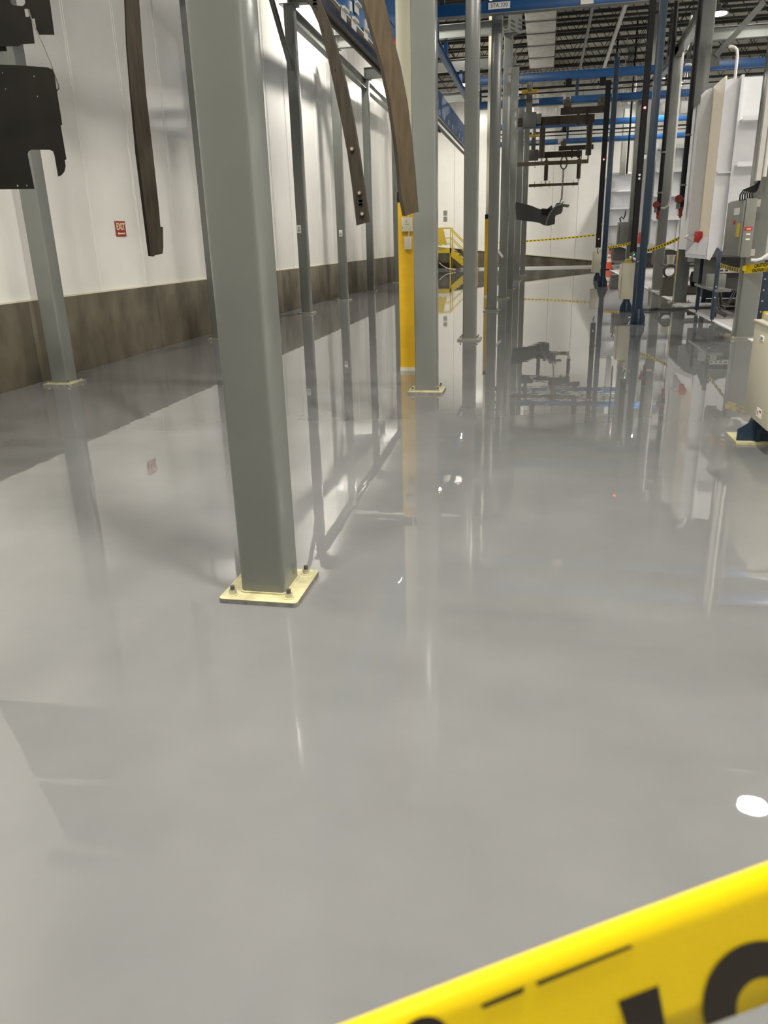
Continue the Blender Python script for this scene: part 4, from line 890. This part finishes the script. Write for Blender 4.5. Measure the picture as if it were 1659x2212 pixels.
t = thing('caution_tape', 'bright caution tape with printed word running right from the right edge column', 'tape', tuple(at(1620, 585, 13.3)), 'yellow caution tapes')
a, b = at(1610, 578, COLS['r0'][1]-.18), at(1690, 568, 12.9)
obj('ribbon', ribbon([a, b], .076, 0), 'tape', t)
a2, b2 = at(1608, 587, COLS['r0'][1]-.19), at(1690, 578, 12.85)
obj('ribbon', ribbon([a2, b2], .06, 0), 'tape', t)
d = (b2-a2).normalized(); text('CAUTION CAUTION', .062, a2.lerp(b2, .55)+Vector((0, -.006, .0)), d, (0, 0, 1), 'print', t, bold=.003)
text('CAUTION', .075, a.lerp(b, .45)+Vector((0, -.006, .004)), d, (0, 0, 1), 'print', t, bold=.003)
obj('knot', MB().box(a.x-.04, a.x+.03, a.y-.03, a.y+.03, a.z-.05, a.z+.03, .015), 'tape', t)
x, y = COLS['r1']
o = obj('yellow_strap', MB().box(x-.158, x-.151, y-.14, y-.08, .5, 1.35), 'tape'); tag(o, 'yellow tape strip stuck down the side of the strapped column', 'tape')
# foreground tape, close to the lens
def near(px, py, d): r = ray(px, py); return EYE + r*(d/FPX)
t = thing('caution_tape', 'out of focus yellow caution tape with black letters crossing the bottom right corner', 'tape', tuple(near(1200, 2150, .25)), 'yellow caution tapes')
N = 24; m = MB(); rows = []
DT = lambda px: .245+.00002*(px-1200)
def tpt(px, off, lift=0.0):
    """point on the tape: px along its upper edge, off pixels below it square to the edge"""
    py = 2212-(px-740)*.3808; py -= 10*math.sin((px-740)/919*math.pi)*.3
    return near(px+off*.356, py+off*.9345, DT(px)-lift)
for k in range(N+1):
    px = 300+k*(1900-300)/N
    rows.append([tpt(px, off) for off in (0, 70, 150, 230, 287)])
m.loft(rows); rb = obj('ribbon', m, 'tape', t)
md = rb.modifiers.new('thickness', 'SOLIDIFY'); md.thickness = .0003
def patch(poly, name='print'):
    m = MB(); m.bm.faces.new([m.bm.verts.new(tpt(px, off, .0006)) for px, off in poly]); return obj(name, m, 'print', t)
def from_px(l):
    """pixel -> (px along edge, offset)"""
    out = []
    for x_, y_ in l:
        px = x_
        for _ in range(12):
            py = 2212-(px-740)*.3808 - 3*math.sin((px-740)/919*math.pi); off = (y_-py)/.9345; px = x_-off*.356
        out.append((px, off))
    return out
patch(from_px([(1038, 2171), (1044, 2180), (1130, 2145), (1134, 2130)])); patch(from_px([(1158, 2121), (1162, 2131), (1368, 2047), (1362, 2041)]))  # dark dashes: shade along the tape's fold edge, painted as black marks
patch(from_px([(1335, 2163), (1422, 2129), (1437, 2212), (1452, 2290), (1385, 2320), (1357, 2230)]), 'letter')
def ring_letter(cx, cy, rx, ry, tx, ty, ang, a0, a1):
    m = MB(); prev = None; ca, sa = math.cos(ang), math.sin(ang); n_ = 40
    for k in range(n_+1):
        a_ = math.radians(a0+(a1-a0)*k/n_); r = []
        for f_, g_ in ((rx, ry), (rx-tx, ry-ty)):
            u, v = f_*math.cos(a_), -g_*math.sin(a_); x_, y_ = cx+u*ca-v*sa, cy+u*sa+v*ca
            q = from_px([(x_, y_)])[0]; q = (q[0], min(q[1], 286)); r.append(m.bm.verts.new(tpt(q[0], q[1], .0006)))
        if prev: m.bm.faces.new((prev[0], r[0], r[1], prev[1]))
        prev = r
    return obj('letter', m, 'print', t)
ring_letter(1660, 2185, 140, 155, 72, 80, -.36, 0, 180)
ring_letter(918, 2240, 52, 44, 30, 22, -.36, 0, 180)
